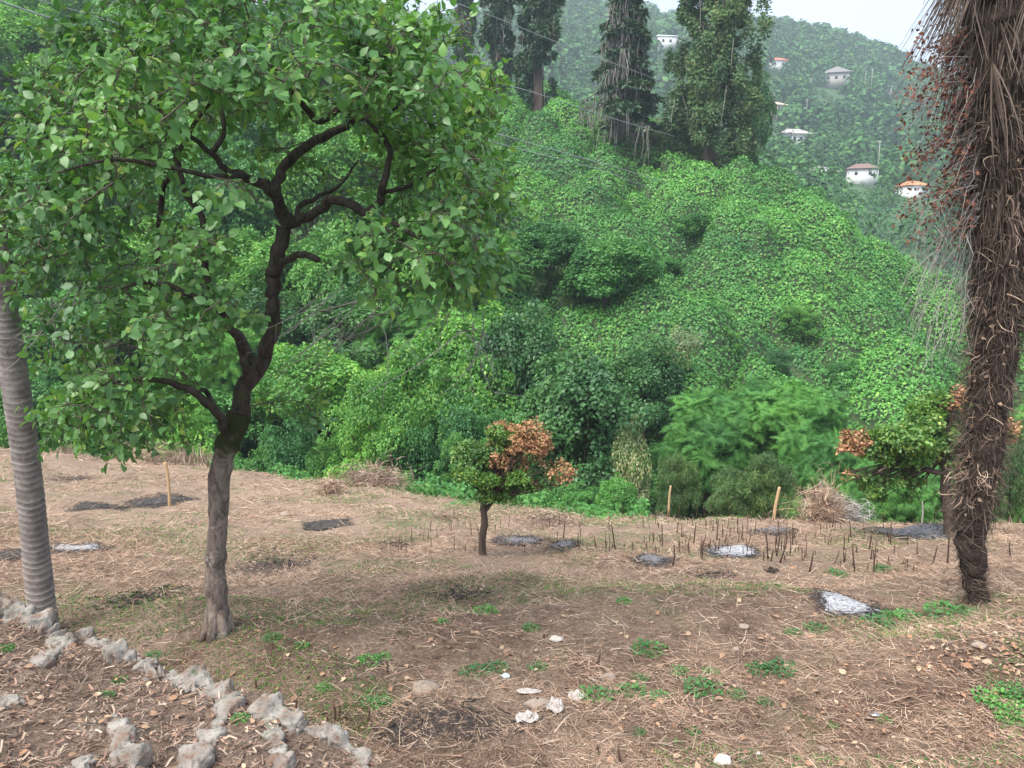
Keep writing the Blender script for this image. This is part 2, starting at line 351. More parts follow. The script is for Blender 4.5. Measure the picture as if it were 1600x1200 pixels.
M['weed'] = leafmat('weed_leaf', (.06, .19, .05), (.12, .3, .09), None, .25, .55, .25, 2., .15)
M['straw'] = islandmat('straw', [(.16, .10, .07), (.37, .26, .185), (.58, .45, .34), (.10, .06, .042), (.43, .30, .22), (.29, .175, .12)])
M['chips'] = islandmat('bark_chips', [(.13, .085, .065), (.24, .165, .125), (.40, .30, .23), (.08, .052, .04), (.54, .43, .34), (.2, .125, .095), (.32, .2, .15), (.16, .12, .10)])
M['litter'] = islandmat('leaf_litter', [(.40, .28, .19), (.24, .14, .09), (.48, .36, .25), (.15, .09, .07), (.36, .2, .12), (.2, .13, .09)])
M['char'] = islandmat('charcoal', [(.01, .01, .012), (.03, .028, .03), (.05, .04, .035), (.015, .014, .015)])
M['stalk'] = islandmat('burnt_stalk', [(.05, .032, .025), (.09, .055, .04), (.03, .02, .018)])
M['bark'] = barkmat('persimmon_bark', (.085, .065, .055), (.27, .215, .18), (.42, .39, .35), (16, 16, 7), 1.0, moss=((.032, .036, .014), 1.25, 1.75))
M['darkbark'] = barkmat('branch_bark', (.022, .018, .015), (.085, .068, .058), (.05, .065, .02), (22, 22, 8), .8)
M['twig'] = flat('twig', (.09, .07, .055))
M['trunk'] = barkmat('tree_trunk', (.05, .035, .028), (.13, .10, .08), None, (5, 5, 1), .5)
M['redtrunk'] = barkmat('conifer_trunk', (.055, .038, .034), (.13, .09, .08), None, (3, 3, .6), .5)
M['greytwig'] = islandmat('dead_twig', [(.18, .16, .15), (.28, .26, .24), (.38, .35, .33)])
M['wood'] = flat('pale_stake', (.42, .29, .16), .8, .25, 12)
M['wire'] = flat('cable_sheath', (.27, .28, .30), .6)

# ================================================================== SETTING
def groundmat():
    m, nt, bs, out = newmat('ground_straw_soil')
    g = nt.nodes.new('ShaderNodeNewGeometry').outputs['Position']
    soil = mixc(nt, ramp(nt, noise(nt, 14, 8, .75, g), .35, .65), (.085, .055, .041), (.29, .20, .15))
    st = mixc(nt, ramp(nt, noise(nt, 55, 8, .8, g, .8), .38, .62), (.15, .10, .07), (.49, .37, .28))
    c = mixc(nt, ramp(nt, noise(nt, 1.3, 9, .75, g), .44, .58), soil, st); c = mixc(nt, 1, c, ramp(nt, noise(nt, .35, 4, .6, g), .35, .6, (.72, .68, .66), (1.05, 1.05, 1.05)), 'MULTIPLY')
    sx = nt.nodes.new('ShaderNodeSeparateXYZ'); nt.links.new(g, sx.inputs[0])
    far = N(nt, 'ShaderNodeMapRange'); far.inputs[1].default_value = 6; far.inputs[2].default_value = 11; nt.links.new(sx.outputs[1], far.inputs[0])
    c = mixc(nt, far.outputs[0], c, mixc(nt, .75, c, st))
    gr = ramp(nt, noise(nt, .8, 9, .75, g, .5), .53, .66)
    c = mixc(nt, mixc(nt, 1, gr, (.65, .65, .65), 'MULTIPLY'), c, (.085, .12, .045))
    ch = ramp(nt, noise(nt, .55, 9, .72, g, .3), .63, .74)
    c = mixc(nt, mixc(nt, 1, ch, (.7, .7, .7), 'MULTIPLY'), c, (.045, .036, .032))
    nt.links.new(c, bs.inputs['Base Color']); bs.inputs['Roughness'].default_value = .95; bs.inputs['Specular IOR Level'].default_value = .1
    bp = N(nt, 'ShaderNodeBump', Strength=1., Distance=.05); nt.links.new(noise(nt, 26, 8, .75, g), bp.inputs['Height']); nt.links.new(bp.outputs[0], bs.inputs['Normal'])
    return m
def grid_mesh(name, X, Y, Z, mat):
    h, w_ = X.shape; i = np.arange(h-1)[:, None]*w_; j = np.arange(w_-1)[None]
    F = np.stack([i+j, i+j+1, i+w_+j+1, i+w_+j], -1).reshape(-1, 4)
    return mesh_np(name, np.c_[X.ravel(), Y.ravel(), Z.ravel()], F, mat, True)
gy = np.concatenate([np.arange(1.5, 13, .07), np.arange(13, 31, .14)]); gx = np.concatenate([np.arange(-24, -8, .2), np.arange(-8, 8, .07), np.arange(8, 24, .2)])
GX, GY = np.meshgrid(gx, gy)
tag(link('ground', grid_mesh('ground', GX, GY, gz(GX, GY), groundmat())), kind='structure')
def soilmat(name, a, b, s=1.):
    m, nt, bs, out = newmat(name); g = nt.nodes.new('ShaderNodeNewGeometry').outputs['Position']
    c = mixc(nt, ramp(nt, noise(nt, s, 8, .7, g), .35, .65), a, b); nt.links.new(c, bs.inputs['Base Color']); bs.inputs['Roughness'].default_value = .95
    return m
M['under'] = soilmat('hillside_undergrowth_shade', (.015, .032, .012), (.045, .075, .025), 2.)  # undergrowth colour darkened to paint shade into gaps between the creeper humps
M['farsoil'] = soilmat('far_hill_ground', (.02, .055, .02), (.05, .11, .035), .15)
tag(link('hillside', grid_mesh('hillside', HXg, HYg, HZg-.12, M['under'])), kind='structure')
fx_, fy_ = np.meshgrid(np.arange(-420, 520, 6.), np.arange(80, 620, 6.))
tag(link('far_hill', grid_mesh('far_hill', fx_, fy_, fz(fx_, fy_), M['farsoil'])), kind='structure')
vx, vy = np.meshgrid(np.linspace(-540, 540, 40), np.linspace(-40, 635, 40))
tag(link('valley_floor', grid_mesh('valley_floor', vx, vy, np.full_like(vx, -12.), M['farsoil'])), kind='structure')

# ------------------------------------------------------------------ vine cover on the hillside (stuff)
def screen(x, y, z):
    rel = np.stack([x, y, z-CAMZ], -1); dep = rel[..., 1]*cP-rel[..., 2]*sP; up = rel[..., 1]*sP+rel[..., 2]*cP
    return 800+FPX*rel[..., 0]/dep, 600-FPX*up/dep
def scatter_hill(n, seed, reg, size, tmpl):
    r = np.random.default_rng(seed)
    # sample evenly over screen-sized angle, weighted towards the near part
    y = 25+(r.random(n*5)**.8)*68; x = (r.random(n*5)*2-1)*y*.85
    hi = np.clip(((x-HX0)/HS).astype(int), 0, len(hx)-1); hj = np.clip(((y-HY0)/HS).astype(int), 0, len(hy)-1); hh = HUMP[hj, hi]+H2[hj, hi]*.8
    z = hz(x, y); u, v = screen(x, y, z); k = reg(u, v, x, y) & (u > -120) & (u < 1720) & (r.random(len(x)) < .3+hh*1.1)
    x, y, z = x[k][:n], y[k][:n], z[k][:n]
    e_ = .3; gxn = (hz(x+e_, y)-hz(x-e_, y))/(2*e_); gyn = (hz(x, y+e_)-hz(x, y-e_))/(2*e_)
    nr = norm(np.stack([-gxn, -gyn, np.ones_like(gxn)], -1)); m = len(x)
    pos = np.c_[x, y, z]+nr*r.uniform(-.2, .28, (m, 1))*r.random((m, 1))**.5
    n2 = norm(nr*1.2+np.array([0, 0, .3])+r.normal(size=(m, 3))*.45)
    ax = norm(np.cross(n2, r.normal(size=(m, 3)))-np.array([0, .1, .35]))
    return leaves(pos, ax, n2, size*r.uniform(.6, 1.3, m)*(.75+y/90), tmpl)
VH = lambda u, v, x, y: (u > 640)
V, F = scatter_hill(760000, 11, VH, .132, KITE)
tag(link('vine_cover', mesh_np('vine_cover', V, F, M['vine'])), 'bright green creeper sheet smothering the humped slope across the gully', 'vines', kind='stuff')
V, F = scatter_hill(90000, 12, lambda u, v, x, y: (u <= 700), .26, KITE)
tag(link('undergrowth', mesh_np('undergrowth', V, F, M['mid'])), 'green undergrowth between the trees on the left slope', 'undergrowth', kind='stuff')

# ------------------------------------------------------------------ tree prototypes (6 m high)
def limbs(mb, r, z0, lobes, rad=.14, n=7):
    top = np.array([r.uniform(-.2, .2), r.uniform(-.2, .2), z0+1.2]); base = np.array([0, 0, -.4])
    pts = np.array([base, [0.03, 0, z0*.5], [-.05, .04, z0], top]); mb.tube(pts, [rad*1.3, rad, rad*.85, rad*.6], 8)
    for l in lobes:
        s = pts[2]+(top-pts[2])*r.random(); e_ = np.array(l[:3]); mid = (s+e_)/2+r.normal(size=3)*.2+[0, 0, -.15]
        t = np.linspace(0, 1, 6)[:, None]; q = (1-t)**2*s+2*t*(1-t)*mid+t*t*e_
        mb.tube(q, np.linspace(rad*.5, .02, 6), 5, False)
def proto(seed, mat, n, size, tmpl=KITE, z0=1.6, wid=2.4, nl=13, trunk='trunk', **kw):
    r = np.random.default_rng(seed); L = []
    for i in range(nl):
        d = norm(r.normal(size=3)); zc = z0+(6-z0)*.5; hh = (6-z0)*.5
        q = r.uniform(.35, .72); rr = r.uniform(.75, 1.25)*wid*.42
        L.append((d[0]*wid*q, d[1]*wid*q, zc+d[2]*hh*q, rr, rr, rr*.78))
    L.append((0, 0, z0+(6-z0)*.5, wid*.6, wid*.6, (6-z0)*.38))
    V, F = lobe_leaves(L, n, size, r, tmpl, **kw)
    mb = MB(); limbs(mb, r, z0, L[:9])
    return mb.mesh('trunk', M[trunk]), mesh_np('crown', V, F, M[mat])
PR = {}
PR['bright'] = [proto(100+i, 'bright', 17000, .17, z0=.7, wid=2.7) for i in range(3)]
PR['mid'] = [proto(110+i, 'mid', 17000, .17, z0=.9, wid=2.6) for i in range(3)]
PR['dark'] = [proto(120+i, 'dark', 17000, .17, z0=.6, wid=2.5) for i in range(2)]
PR['feather'] = [proto(130+i, 'feather', 4600, .5, FERN, z0=.4, wid=2.7, nl=17, up=.8, droop=.45, jit=.6, subr=.38) for i in range(3)]
PR['bamboo'] = [proto(140+i, 'bamboo', 24000, .24, LANCE, z0=.1, wid=2.3, nl=16, up=.3, droop=.7, jit=.7, subr=.36) for i in range(2)]
PR['cream'] = [proto(150, 'cream', 9000, .2, z0=.6, wid=2.6)]
PR['fine'] = [proto(160+i, 'bright', 26000, .12, z0=.1, wid=2.5, nl=18, subr=.36) for i in range(2)]
def place_tree(kind, u, vtop, d, wpx, label, cat='tree', group=None, name=None, zf=None, var=None, rz=None):
    top = P(u, vtop, d); x, y = top[0], top[1]
    zg = float((zf or (lambda a, b: max(hz(a, b), -99)))(x, y)) if y > 23.5 or zf else float(gz(x, y))
    H = max(top[2]-zg, .8); W = wpx*d/FPX
    if H < .85*W: zg = top[2]-.85*W; H = .85*W
    t = empty(name or {'bamboo': 'bamboo_clump', 'fine': 'leafy_bush'}.get(kind, 'broadleaf_tree'), (x, y, zg), random.uniform(0, 6.28) if rz is None else rz, (W/5.6, W/5.6, H/6.1))
    pr = PR[kind][(var if var is not None else random.randrange(99)) % len(PR[kind])]
    link('trunk', pr[0], t); link('crown', pr[1], t); tag(t, label, cat, group); return t

# forest on the left slope: rows from the clearing edge upward
FOREST = []
for d, n_, vt, wpx in ((29, 9, 560, 190), (33, 9, 440, 200), (38, 10, 330, 170), (45, 10, 220, 160), (53, 10, 130, 150), (63, 10, 40, 140), (76, 10, -30, 130)):
    for i in range(n_):
        u = -140+(i+.5+random.uniform(-.3, .3))*(940/n_)*(1.0)
        v = vt+random.uniform(-35, 35)
        if u > 640 and v < 215: v = 215+random.uniform(-25, 10)
        FOREST.append((u, v, d+random.uniform(-1.5, 1.5), wpx*random.uniform(.85, 1.25)))
ordr = ['lowest', 'second', 'third', 'fourth', 'fifth', 'sixth', 'top']
TN = [9, 9, 10, 10, 10, 10, 10]; TI = [(t, j) for t, m in enumerate(TN) for j in range(m)]
NTH = ['first', 'second', 'third', 'fourth', 'fifth', 'sixth', 'seventh', 'eighth', 'ninth', 'tenth', 'eleventh', 'twelfth', 'thirteenth', 'fourteenth', 'fifteenth', 'sixteenth']
for i, (u, v, d, wpx) in enumerate(FOREST):
    k = random.choice(['bright', 'mid', 'bright', 'feather', 'mid', 'dark', 'bright'])
    lk = {'bright': 'bright green', 'mid': 'mid green', 'dark': 'dark green', 'feather': 'feathery leaved'}[k]
    place_tree(k, u, v, d, wpx, f'{lk} tree, {NTH[TI[i][1]]} from the left in the {ordr[TI[i][0]]} tier of the left slope wood', group='trees of the left slope wood')

# named trees and bushes along the gully
G = [
 ('fine', 590, 560, 25, 190, 'bright green round bush right of the persimmon trunk under its canopy', 'bush'),
 ('bright', 640, 505, 28, 200, 'bright leafy tree rising over the round bush right of the persimmon', 'tree'),
 ('mid', 730, 600, 25, 170, 'green tree over the small orange and green citrus', 'tree'),
 ('dark', 905, 545, 25, 250, 'big dark green tree in the hollow behind the small citrus', 'tree'),
 ('dark', 830, 470, 30, 190, 'dark leafy tree between the vine slope and the persimmon canopy', 'tree'),
 ('mid', 950, 350, 38, 190, 'tall green tree standing within the lower vine slope', 'tree'),
 ('mid', 860, 330, 40, 150, 'rounded green tree at the left margin of the vine slope', 'tree'),
 ('dark', 1010, 520, 29, 170, 'dark bush below the cream flowering shrub', 'bush'),
 ('cream', 1063, 505, 31, 70, 'narrow cream flowering shrub halfway up the vine slope', 'shrub'),
 ('cream', 985, 640, 23.5, 75, 'pale yellow green bush on the flank of the big dark tree', 'shrub'),
 ('feather', 1110, 600, 26, 220, 'feathery blue green tree above the bamboo clumps', 'tree'),
 ('feather', 1215, 585, 26, 210, 'feathery tree directly above the leaning stake of the right field', 'tree'),
 ('feather', 1310, 640, 23, 170, 'feathery tree behind the dry brown brush pile', 'tree'),
 ('feather', 1420, 690, 19, 170, 'low feathery shrub beneath the green citrus branches', 'shrub'),
 ('feather', 1590, 590, 23, 170, 'feathery tree just right of the shaggy palm trunk', 'tree'),
 ('bamboo', 1062, 690, 20, 95, 'grey green bamboo clump behind the short bent stake', 'bamboo'),
 ('bamboo', 1140, 715, 19, 100, 'low bamboo clump between its two taller neighbours', 'bamboo'),
 ('bamboo', 1205, 688, 19, 105, 'tall bamboo clump behind the leaning pale stake', 'bamboo'),
 ('bamboo', 1590, 640, 17.5, 110, 'bamboo clump at the right border beside the shaggy palm', 'bamboo'),
 ('fine', 1390, 770, 18, 80, 'small bright bush at the foot of the green citrus', 'bush'),
 ('fine', 1250, 770, 18.5, 60, 'small low bush between bamboo and dry brush', 'bush'),
 ('mid', 900, 752, 22, 90, 'low green creeper mound at the mouth of the gully', 'bush'),
 ('mid', 970, 735, 21, 90, 'shaded low bush right of the gully mouth', 'bush'),
 ('mid', 640, 655, 24.5, 120, 'leafy bush above the brown thicket', 'bush'),
 ('fine', 720, 670, 23.5, 110, 'fresh green bush left of the small citrus', 'bush'),
 ('mid', 800, 640, 24, 130, 'green bush right behind the small citrus', 'bush'),
 ('mid', 455, 640, 26, 130, 'shaded bush just right of the persimmon fork', 'bush'),
 ('fine', 530, 660, 25.5, 110, 'low green bush at the clearing edge below the round bush', 'bush'),
 ('bright', 270, 600, 27, 180, 'leafy bush left behind the persimmon trunk', 'bush'),
 ('bright', 120, 585, 27, 180, 'bright bush behind the dry stalk fringe', 'bush'),
 ('fine', -20, 600, 26, 160, 'bush at the left border behind the ringed palm', 'bush'),
 ('fine', 400, 690, 25.5, 100, 'low leafy bush at the field edge right of the persimmon trunk', 'bush'),
 ('mid', 900, 175, 66, 90, 'rounded bush between the two tall conifers on the ridge', 'bush'),
 ('dark', 870, 205, 62, 80, 'dark bush below the rust trunked conifer', 'bush'),
 ('mid', 930, 150, 74, 90, 'tree left of the grey cedar on the ridge', 'tree'),
 ('dark', 955, 215, 60, 90, 'dark low bush at the left foot of the grey cedar', 'bush'),
 ('dark', 1010, 220, 59, 90, 'dark low bush at the right foot of the grey cedar', 'bush'),
 ('cream', 1030, 185, 63, 60, 'cream flowering bush between cedar and broad cypress', 'bush'),
 ('mid', 1065, 215, 62, 70, 'green bush at the left foot of the broad cypress', 'bush'),
 ('mid', 1150, 225, 60, 90, 'green bush at the right foot of the broad cypress', 'bush'),
 ('dark', 1185, 110, 66, 70, 'dark olive tree crowding the right side of the broad cypress', 'tree'),
 ('mid', 800, 190, 64, 120, 'green tree below the left pair of conifers', 'tree'),
 ('bright', 760, 230, 56, 120, 'bright tree beyond the right tip of the persimmon canopy', 'tree'),
 ('mid', 820, 260, 52, 110, 'leafy tree at the left top of the vine slope', 'tree'),
]
hb = np.random.default_rng(91); HBL = ['lone darker bush poking through the creeper sheet']
for i, (u, v, d, wp) in enumerate([(1085, 330, 46, 70), (1180, 400, 42, 80), (905, 420, 41, 110), (1000, 440, 39, 90), (1240, 470, 38, 80), (1330, 560, 33, 90), (1120, 500, 35, 80), (1210, 545, 33, 70), (1040, 395, 43, 60), (960, 300, 50, 80), (1400, 590, 31, 80), (1290, 400, 47, 60), (1465, 560, 34, 70), (885, 260, 57, 80)]):
    G.append((['mid', 'fine', 'dark', 'mid', 'fine'][i % 5], u, v, d, wp, ['mid green', 'light green', 'dark', 'dull green', 'yellowish green'][i % 5]+' bush poking through the creeper, '+['first', 'second', 'third', 'fourth', 'fifth', 'sixth', 'seventh', 'eighth', 'ninth', 'tenth', 'eleventh', 'twelfth', 'thirteenth', 'fourteenth'][sorted([1085, 1180, 905, 1000, 1240, 1330, 1120, 1210, 1040, 960, 1400, 1290, 1465, 885]).index(u)]+' from the left', 'bush'))
for k, u, v, d, wpx, lb, ct in G:
    place_tree(k, u, v, d, wpx, lb, ct, name={'shrub': 'flowering_shrub' if k == 'cream' else 'feathery_shrub', 'bush': 'leafy_bush'}.get(ct) if k != 'bamboo' else None)

# ------------------------------------------------------------------ conifers on the ridge
def conifer(u, vb, vt, d, wpx, label, seed, style):
    r = np.random.default_rng(seed); b = P(u, vb, d); H = P(u, vt, d)[2]-b[2]; W = wpx*d/FPX/2; b[2] -= .6
    t = empty({'cedar': 'cedar_tree', 'broad': 'cypress_tree'}.get(style, 'conifer_tree'), b); tag(t, label, 'tree')
    mb = MB(); zs = np.linspace(0, H, 14); px = np.cumsum(r.normal(size=14)*.08)
    mb.tube(np.c_[px, px*.5, zs], np.interp(zs, [0, H*.8, H], [.5, .22, .05]), 9)
    dead = MB(); P_, A_, N_ = [], [], []
    if style == 'cedar':
        for tier in range(24):
            f = .16+.84*tier/24+r.normal()*.01
            for k in range(r.integers(3, 6)):
                th = r.uniform(0, 6.28); dr = np.array([math.cos(th), math.sin(th), 0]); ln = W*(1.25-f)*r.uniform(.45, 1.15); tt = np.linspace(0, 1, 8)[:, None]; sd = np.cross(dr, [0, 0, 1.])
                q = np.array([0, 0, f*H])+dr*ln*tt+np.array([0, 0, 1])*(.12*ln*tt-.42*ln*tt**1.8); mb.tube(q, np.linspace(.08, .015, 8), 4, False)
                live = r.random() > (.65 if dr[0] < .2 else .15)
                m = int((200 if live else 20)*(.4+ln/W)); sv = r.uniform(.12, 1.05, m); pp = np.stack([np.interp(sv, tt[:, 0], q[:, c]) for c in range(3)], 1)
                lat = r.normal(size=m)*.42*ln*.45*(1.15-sv); P_.append(pp+sd*lat[:, None]+r.normal(size=(m, 3))*[.1, .1, .07]-np.array([0, 0, .12])*np.abs(lat)[:, None]); A_.append(dr*.8+sd*np.sign(lat)[:, None]*.8+r.normal(size=(m, 3))*.4-np.array([0, 0, .35])); N_.append(np.array([0, 0, 1.])+r.normal(size=(m, 3))*.35)
                for z in range(4 if live else 26):
                    s0 = r.uniform(.1, .98); a0 = np.array([np.interp(s0, tt[:, 0], q[:, c]) for c in range(3)])+sd*r.normal()*.25; L_ = r.uniform(.6, 2.8); e_ = a0+np.array([r.normal()*.22, r.normal()*.22, -L_]); dead.tube([a0, (a0+e_)/2+r.normal(size=3)*.12, e_], [.03, .022, .01], 3, False)
        pos, ax, nr, sz, tm = np.concatenate(P_), np.concatenate(A_), np.concatenate(N_), (.3, .6), LANCE
    else:
        L = []; broad = style == 'broad'; nl = 54 if broad else 40
        for k in range(nl):
            f = r.uniform(.06 if broad else .2, 1.02); pr_ = (min(1, 1.45-f*.95)*(.75+.25*min(1, f*4))) if broad else min(1, (1.18-f)*2.4); th = r.uniform(0, 6.28); q = r.uniform(.25, .82)*W*pr_
            w_ = W*r.uniform(.16, .3)*(1.1 if broad else 1.15); L.append((math.cos(th)*q, math.sin(th)*q, f*H, w_, w_, w_*r.uniform(1.1, 2.0)))
            e_ = np.array(L[-1][:3]); s0 = np.array([0, 0, max(.5, e_[2]-q*r.uniform(.6, 1.4))]); mb.tube([s0, (s0+e_)/2+[0, 0, -.1], e_], [.12, .08, .03], 5, False)
        Lr = np.array(L); n_ = 62000 if broad else 20000; idx = r.integers(0, nl, n_); l = Lr[idx]
        sub = norm(r.normal(size=(nl, 9, 3)))*.8; sc_ = sub[idx, r.integers(0, 9, n_)]; dv = norm(r.normal(size=(n_, 3))+sc_*.8); pos = l[:, :3]+(sc_+dv*r.uniform(.15, .5, (n_, 1)))*l[:, 3:6]
        out = norm(pos*[1, 1, 0]+1e-6); ax = out*.8+r.normal(size=(n_, 3))*.6-np.array([0, 0, .25]); nr = out*.6+dv*.5+np.array([0, 0, .6])+r.normal(size=(n_, 3))*.35; sz, tm = ((.18, .42), LANCE) if not broad else ((.15, .36), LANCE)
        for z in range(110 if not broad else 30):
            f = r.uniform(.25, .95); th = r.uniform(0, 6.28); q = W*r.uniform(.1, .95)*min(1, (1.2-f)*2); a0 = np.array([math.cos(th)*q, math.sin(th)*q, f*H]); e_ = a0-[r.normal()*.15, 0, r.uniform(.8, 2.6)]; dead.tube([a0, (a0+e_)/2+r.normal(size=3)*.08, e_], [.022, .018, .008], 3, False)
    T_ = (tm[0]*np.array([1, 2.6, 1]), tm[1]); V, F = leaves(pos, ax, nr, r.uniform(*sz, len(pos)), T_)
    mb.build('trunk', M['redtrunk'], t, True)
    link('crown', mesh_np('crown', V, F, M['cypress' if style == 'broad' else 'conifer']), t)
    dead.build('dead_branches', M['greytwig'], t)['kind'] = 'stuff'
conifer(728, 140, -60, 84, 34, 'hazy slim conifer farthest left and smallest of the ridge trees', 1, 'col')
conifer(782, 165, -90, 74, 60, 'dark columnar conifer second from the left on the ridge', 2, 'col')
conifer(842, 180, -70, 68, 76, 'columnar conifer with bare rust red trunk foot on the ridge', 3, 'col')
conifer(975, 213, -50, 60, 150, 'grey cedar with drooping dead branches on the ridge', 4, 'cedar')
conifer(1112, 252, -95, 57, 158, 'broad olive green cypress, largest and rightmost on the ridge', 5, 'broad')

# ------------------------------------------------------------------ far wooded hill
def far_wood():
    r = np.random.default_rng(77); Vs, Fs, n = [], [], 0
    cnt = 6200; x = r.uniform(-300, 380, cnt*3); y = 96+r.random(cnt*3)**.75*350
    z = fz(x, y); u, v = screen(x, y, z); k = (u > 640) & (u < 1680); x, y, z, u, v = [q[k][:cnt] for q in (x, y, z, u, v)]
    ctr, rad = [], []
    for X, Y, Z, U, W_ in zip(x, y, z, u, v):
        h = r.uniform(2.5, 6.5) if r.random() < .8 else r.uniform(6, 10)
        bad = False
        for hu, hv, hd, hw, _, hh in HOUSES:
            if abs(U-hu) < hw*.55*FPX/hd+1.2*FPX/hd and (Y > hd*(.74 if hd < 200 else .86) and Y < hd+7): h = min(h, (1.0 if hd < 200 else 1.6)+.035*abs(Y-hd)) if abs(Y-hd+1) > 5 else 0
        if h: ctr.append((X, Y, Z+h*.45)); rad.append((h*.5*r.uniform(.8, 1.3), h*.55))
    ctr = np.array(ctr); rad = np.array(rad); m = 170; nT = len(ctr)
    dv = norm(r.normal(size=(nT, m, 3))+[0, -.25, .45])
    pos = (ctr[:, None]+dv*np.stack([rad[:, 0], rad[:, 0], rad[:, 1]], -1)[:, None]*r.uniform(.7, 1.08, (nT, m, 1))).reshape(-1, 3)
    dv = dv.reshape(-1, 3); nr = norm(dv+r.normal(size=dv.shape)*.35+[0, 0, .3]); ax = np.cross(nr, r.normal(size=dv.shape))
    V, F = leaves(pos, ax, nr, np.repeat(rad[:, 0]*np.clip(ctr[:, 1]/260, .45, 1), m)*r.uniform(.22, .5, len(pos)), KITE)
    return V, F
V, F = far_wood()
tag(link('far_woods', mesh_np('far_woods', V, F, M['farleaf'])), 'hazy green woods and orchards covering the distant hillside', 'woods', kind='stuff')
r_ = np.random.default_rng(8)
def fzf(a, b): return fz(a, b)-1
PR['farleaf'] = [proto(170+i, 'farleaf', 1500, .42, CLUST, z0=.8, wid=2.4, nl=9) for i in range(3)]
SKY = [(1190, 28, 405, 34), (1215, 36, 405, 30), (1238, 34, 410, 30), (1262, 44, 412, 34), (1290, 50, 415, 36), (1311, 44, 418, 36), (1340, 58, 420, 30), (1362, 70, 422, 32), (1392, 74, 425, 36), (1412, 80, 428, 26), (1440, 96, 430, 30), (1470, 112, 434, 30),
       (900, -4, 415, 40), (868, 4, 420, 36), (1010, 12, 405, 34), (1062, 34, 400, 30)]
for i, (u, v, d, wp) in enumerate(SKY):
    place_tree('farleaf', u, v, d, wp, f'hazy skyline tree of the distant hill, {NTH[i]} of the row', group='skyline trees of the distant hill', zf=fzf, name='distant_tree')
for u, v, d, wp, lb in [(1372, 85, 400, 60, 'large pale round tree just below the distant skyline'), (1310, 205, 230, 70, 'wide tree in the middle of the distant hillside'), (1222, 268, 150, 60, 'round tree left below the grey stilted house'),
    (1330, 300, 150, 50, 'dark round tree below the white house with brown roof'), (1302, 262, 176, 34, 'tree between the stilted house and the white house'), (1260, 222, 236, 26, 'small tree at the right wall of the white villa'),
    (1226, 224, 230, 24, 'small tree before the white villa'), (1330, 128, 312, 34, 'tree right of the unfinished concrete house'), (1232, 96, 332, 26, 'tree right of the red roofed house')]:
    place_tree('farleaf', u, v, d, wp, lb, zf=fzf, name='distant_tree')

# houses
M['white'] = flat('white_wall', (.62, .62, .62)); M['concrete'] = flat('raw_concrete', (.36, .33, .31)); M['pinkwall'] = flat('pinkish_wall', (.45, .36, .33))
M['redroof'] = flat('red_tiles', (.55, .14, .09)); M['orangeroof'] = flat('orange_tiles', (.6, .24, .12)); M['greyroof'] = flat('grey_roof', (.34, .31, .31)); M['brownroof'] = flat('brown_roof', (.17, .10, .09))
M['glass'] = flat('dark_window', (.04, .05, .06), .3); M['tanroof'] = flat('tan_roof', (.42, .35, .28))
HL = [('red hip roofed small white house high on the distant hill', 'white', 'redroof', 'hip', 2), ('unfinished two storey concrete house with gable on the distant hill', 'concrete', 'greyroof', 'gable', 3),
 ('pale block house half hidden by the broad cypress', 'pinkwall', 'tanroof', 'hip', 3), ('white villa with grey hip roof and veranda openings', 'white', 'greyroof', 'hip', 4),
 ('grey house raised on stilts with lean-to roof', 'concrete', 'greyroof', 'stilt', 2), ('white house with dark brown hip roof', 'white', 'brownroof', 'hip', 2),
 ('white cottage with orange tiled roof beside the shaggy palm', 'white', 'orangeroof', 'hip', 2), ('long white flat roofed house left of the broad cypress', 'white', 'white', 'flat', 3),
 ('tiny pale shed right of the unfinished concrete house', 'concrete', 'greyroof', 'gable', 1), ('tiny white hut left of the unfinished concrete house', 'white', 'greyroof', 'gable', 1)]
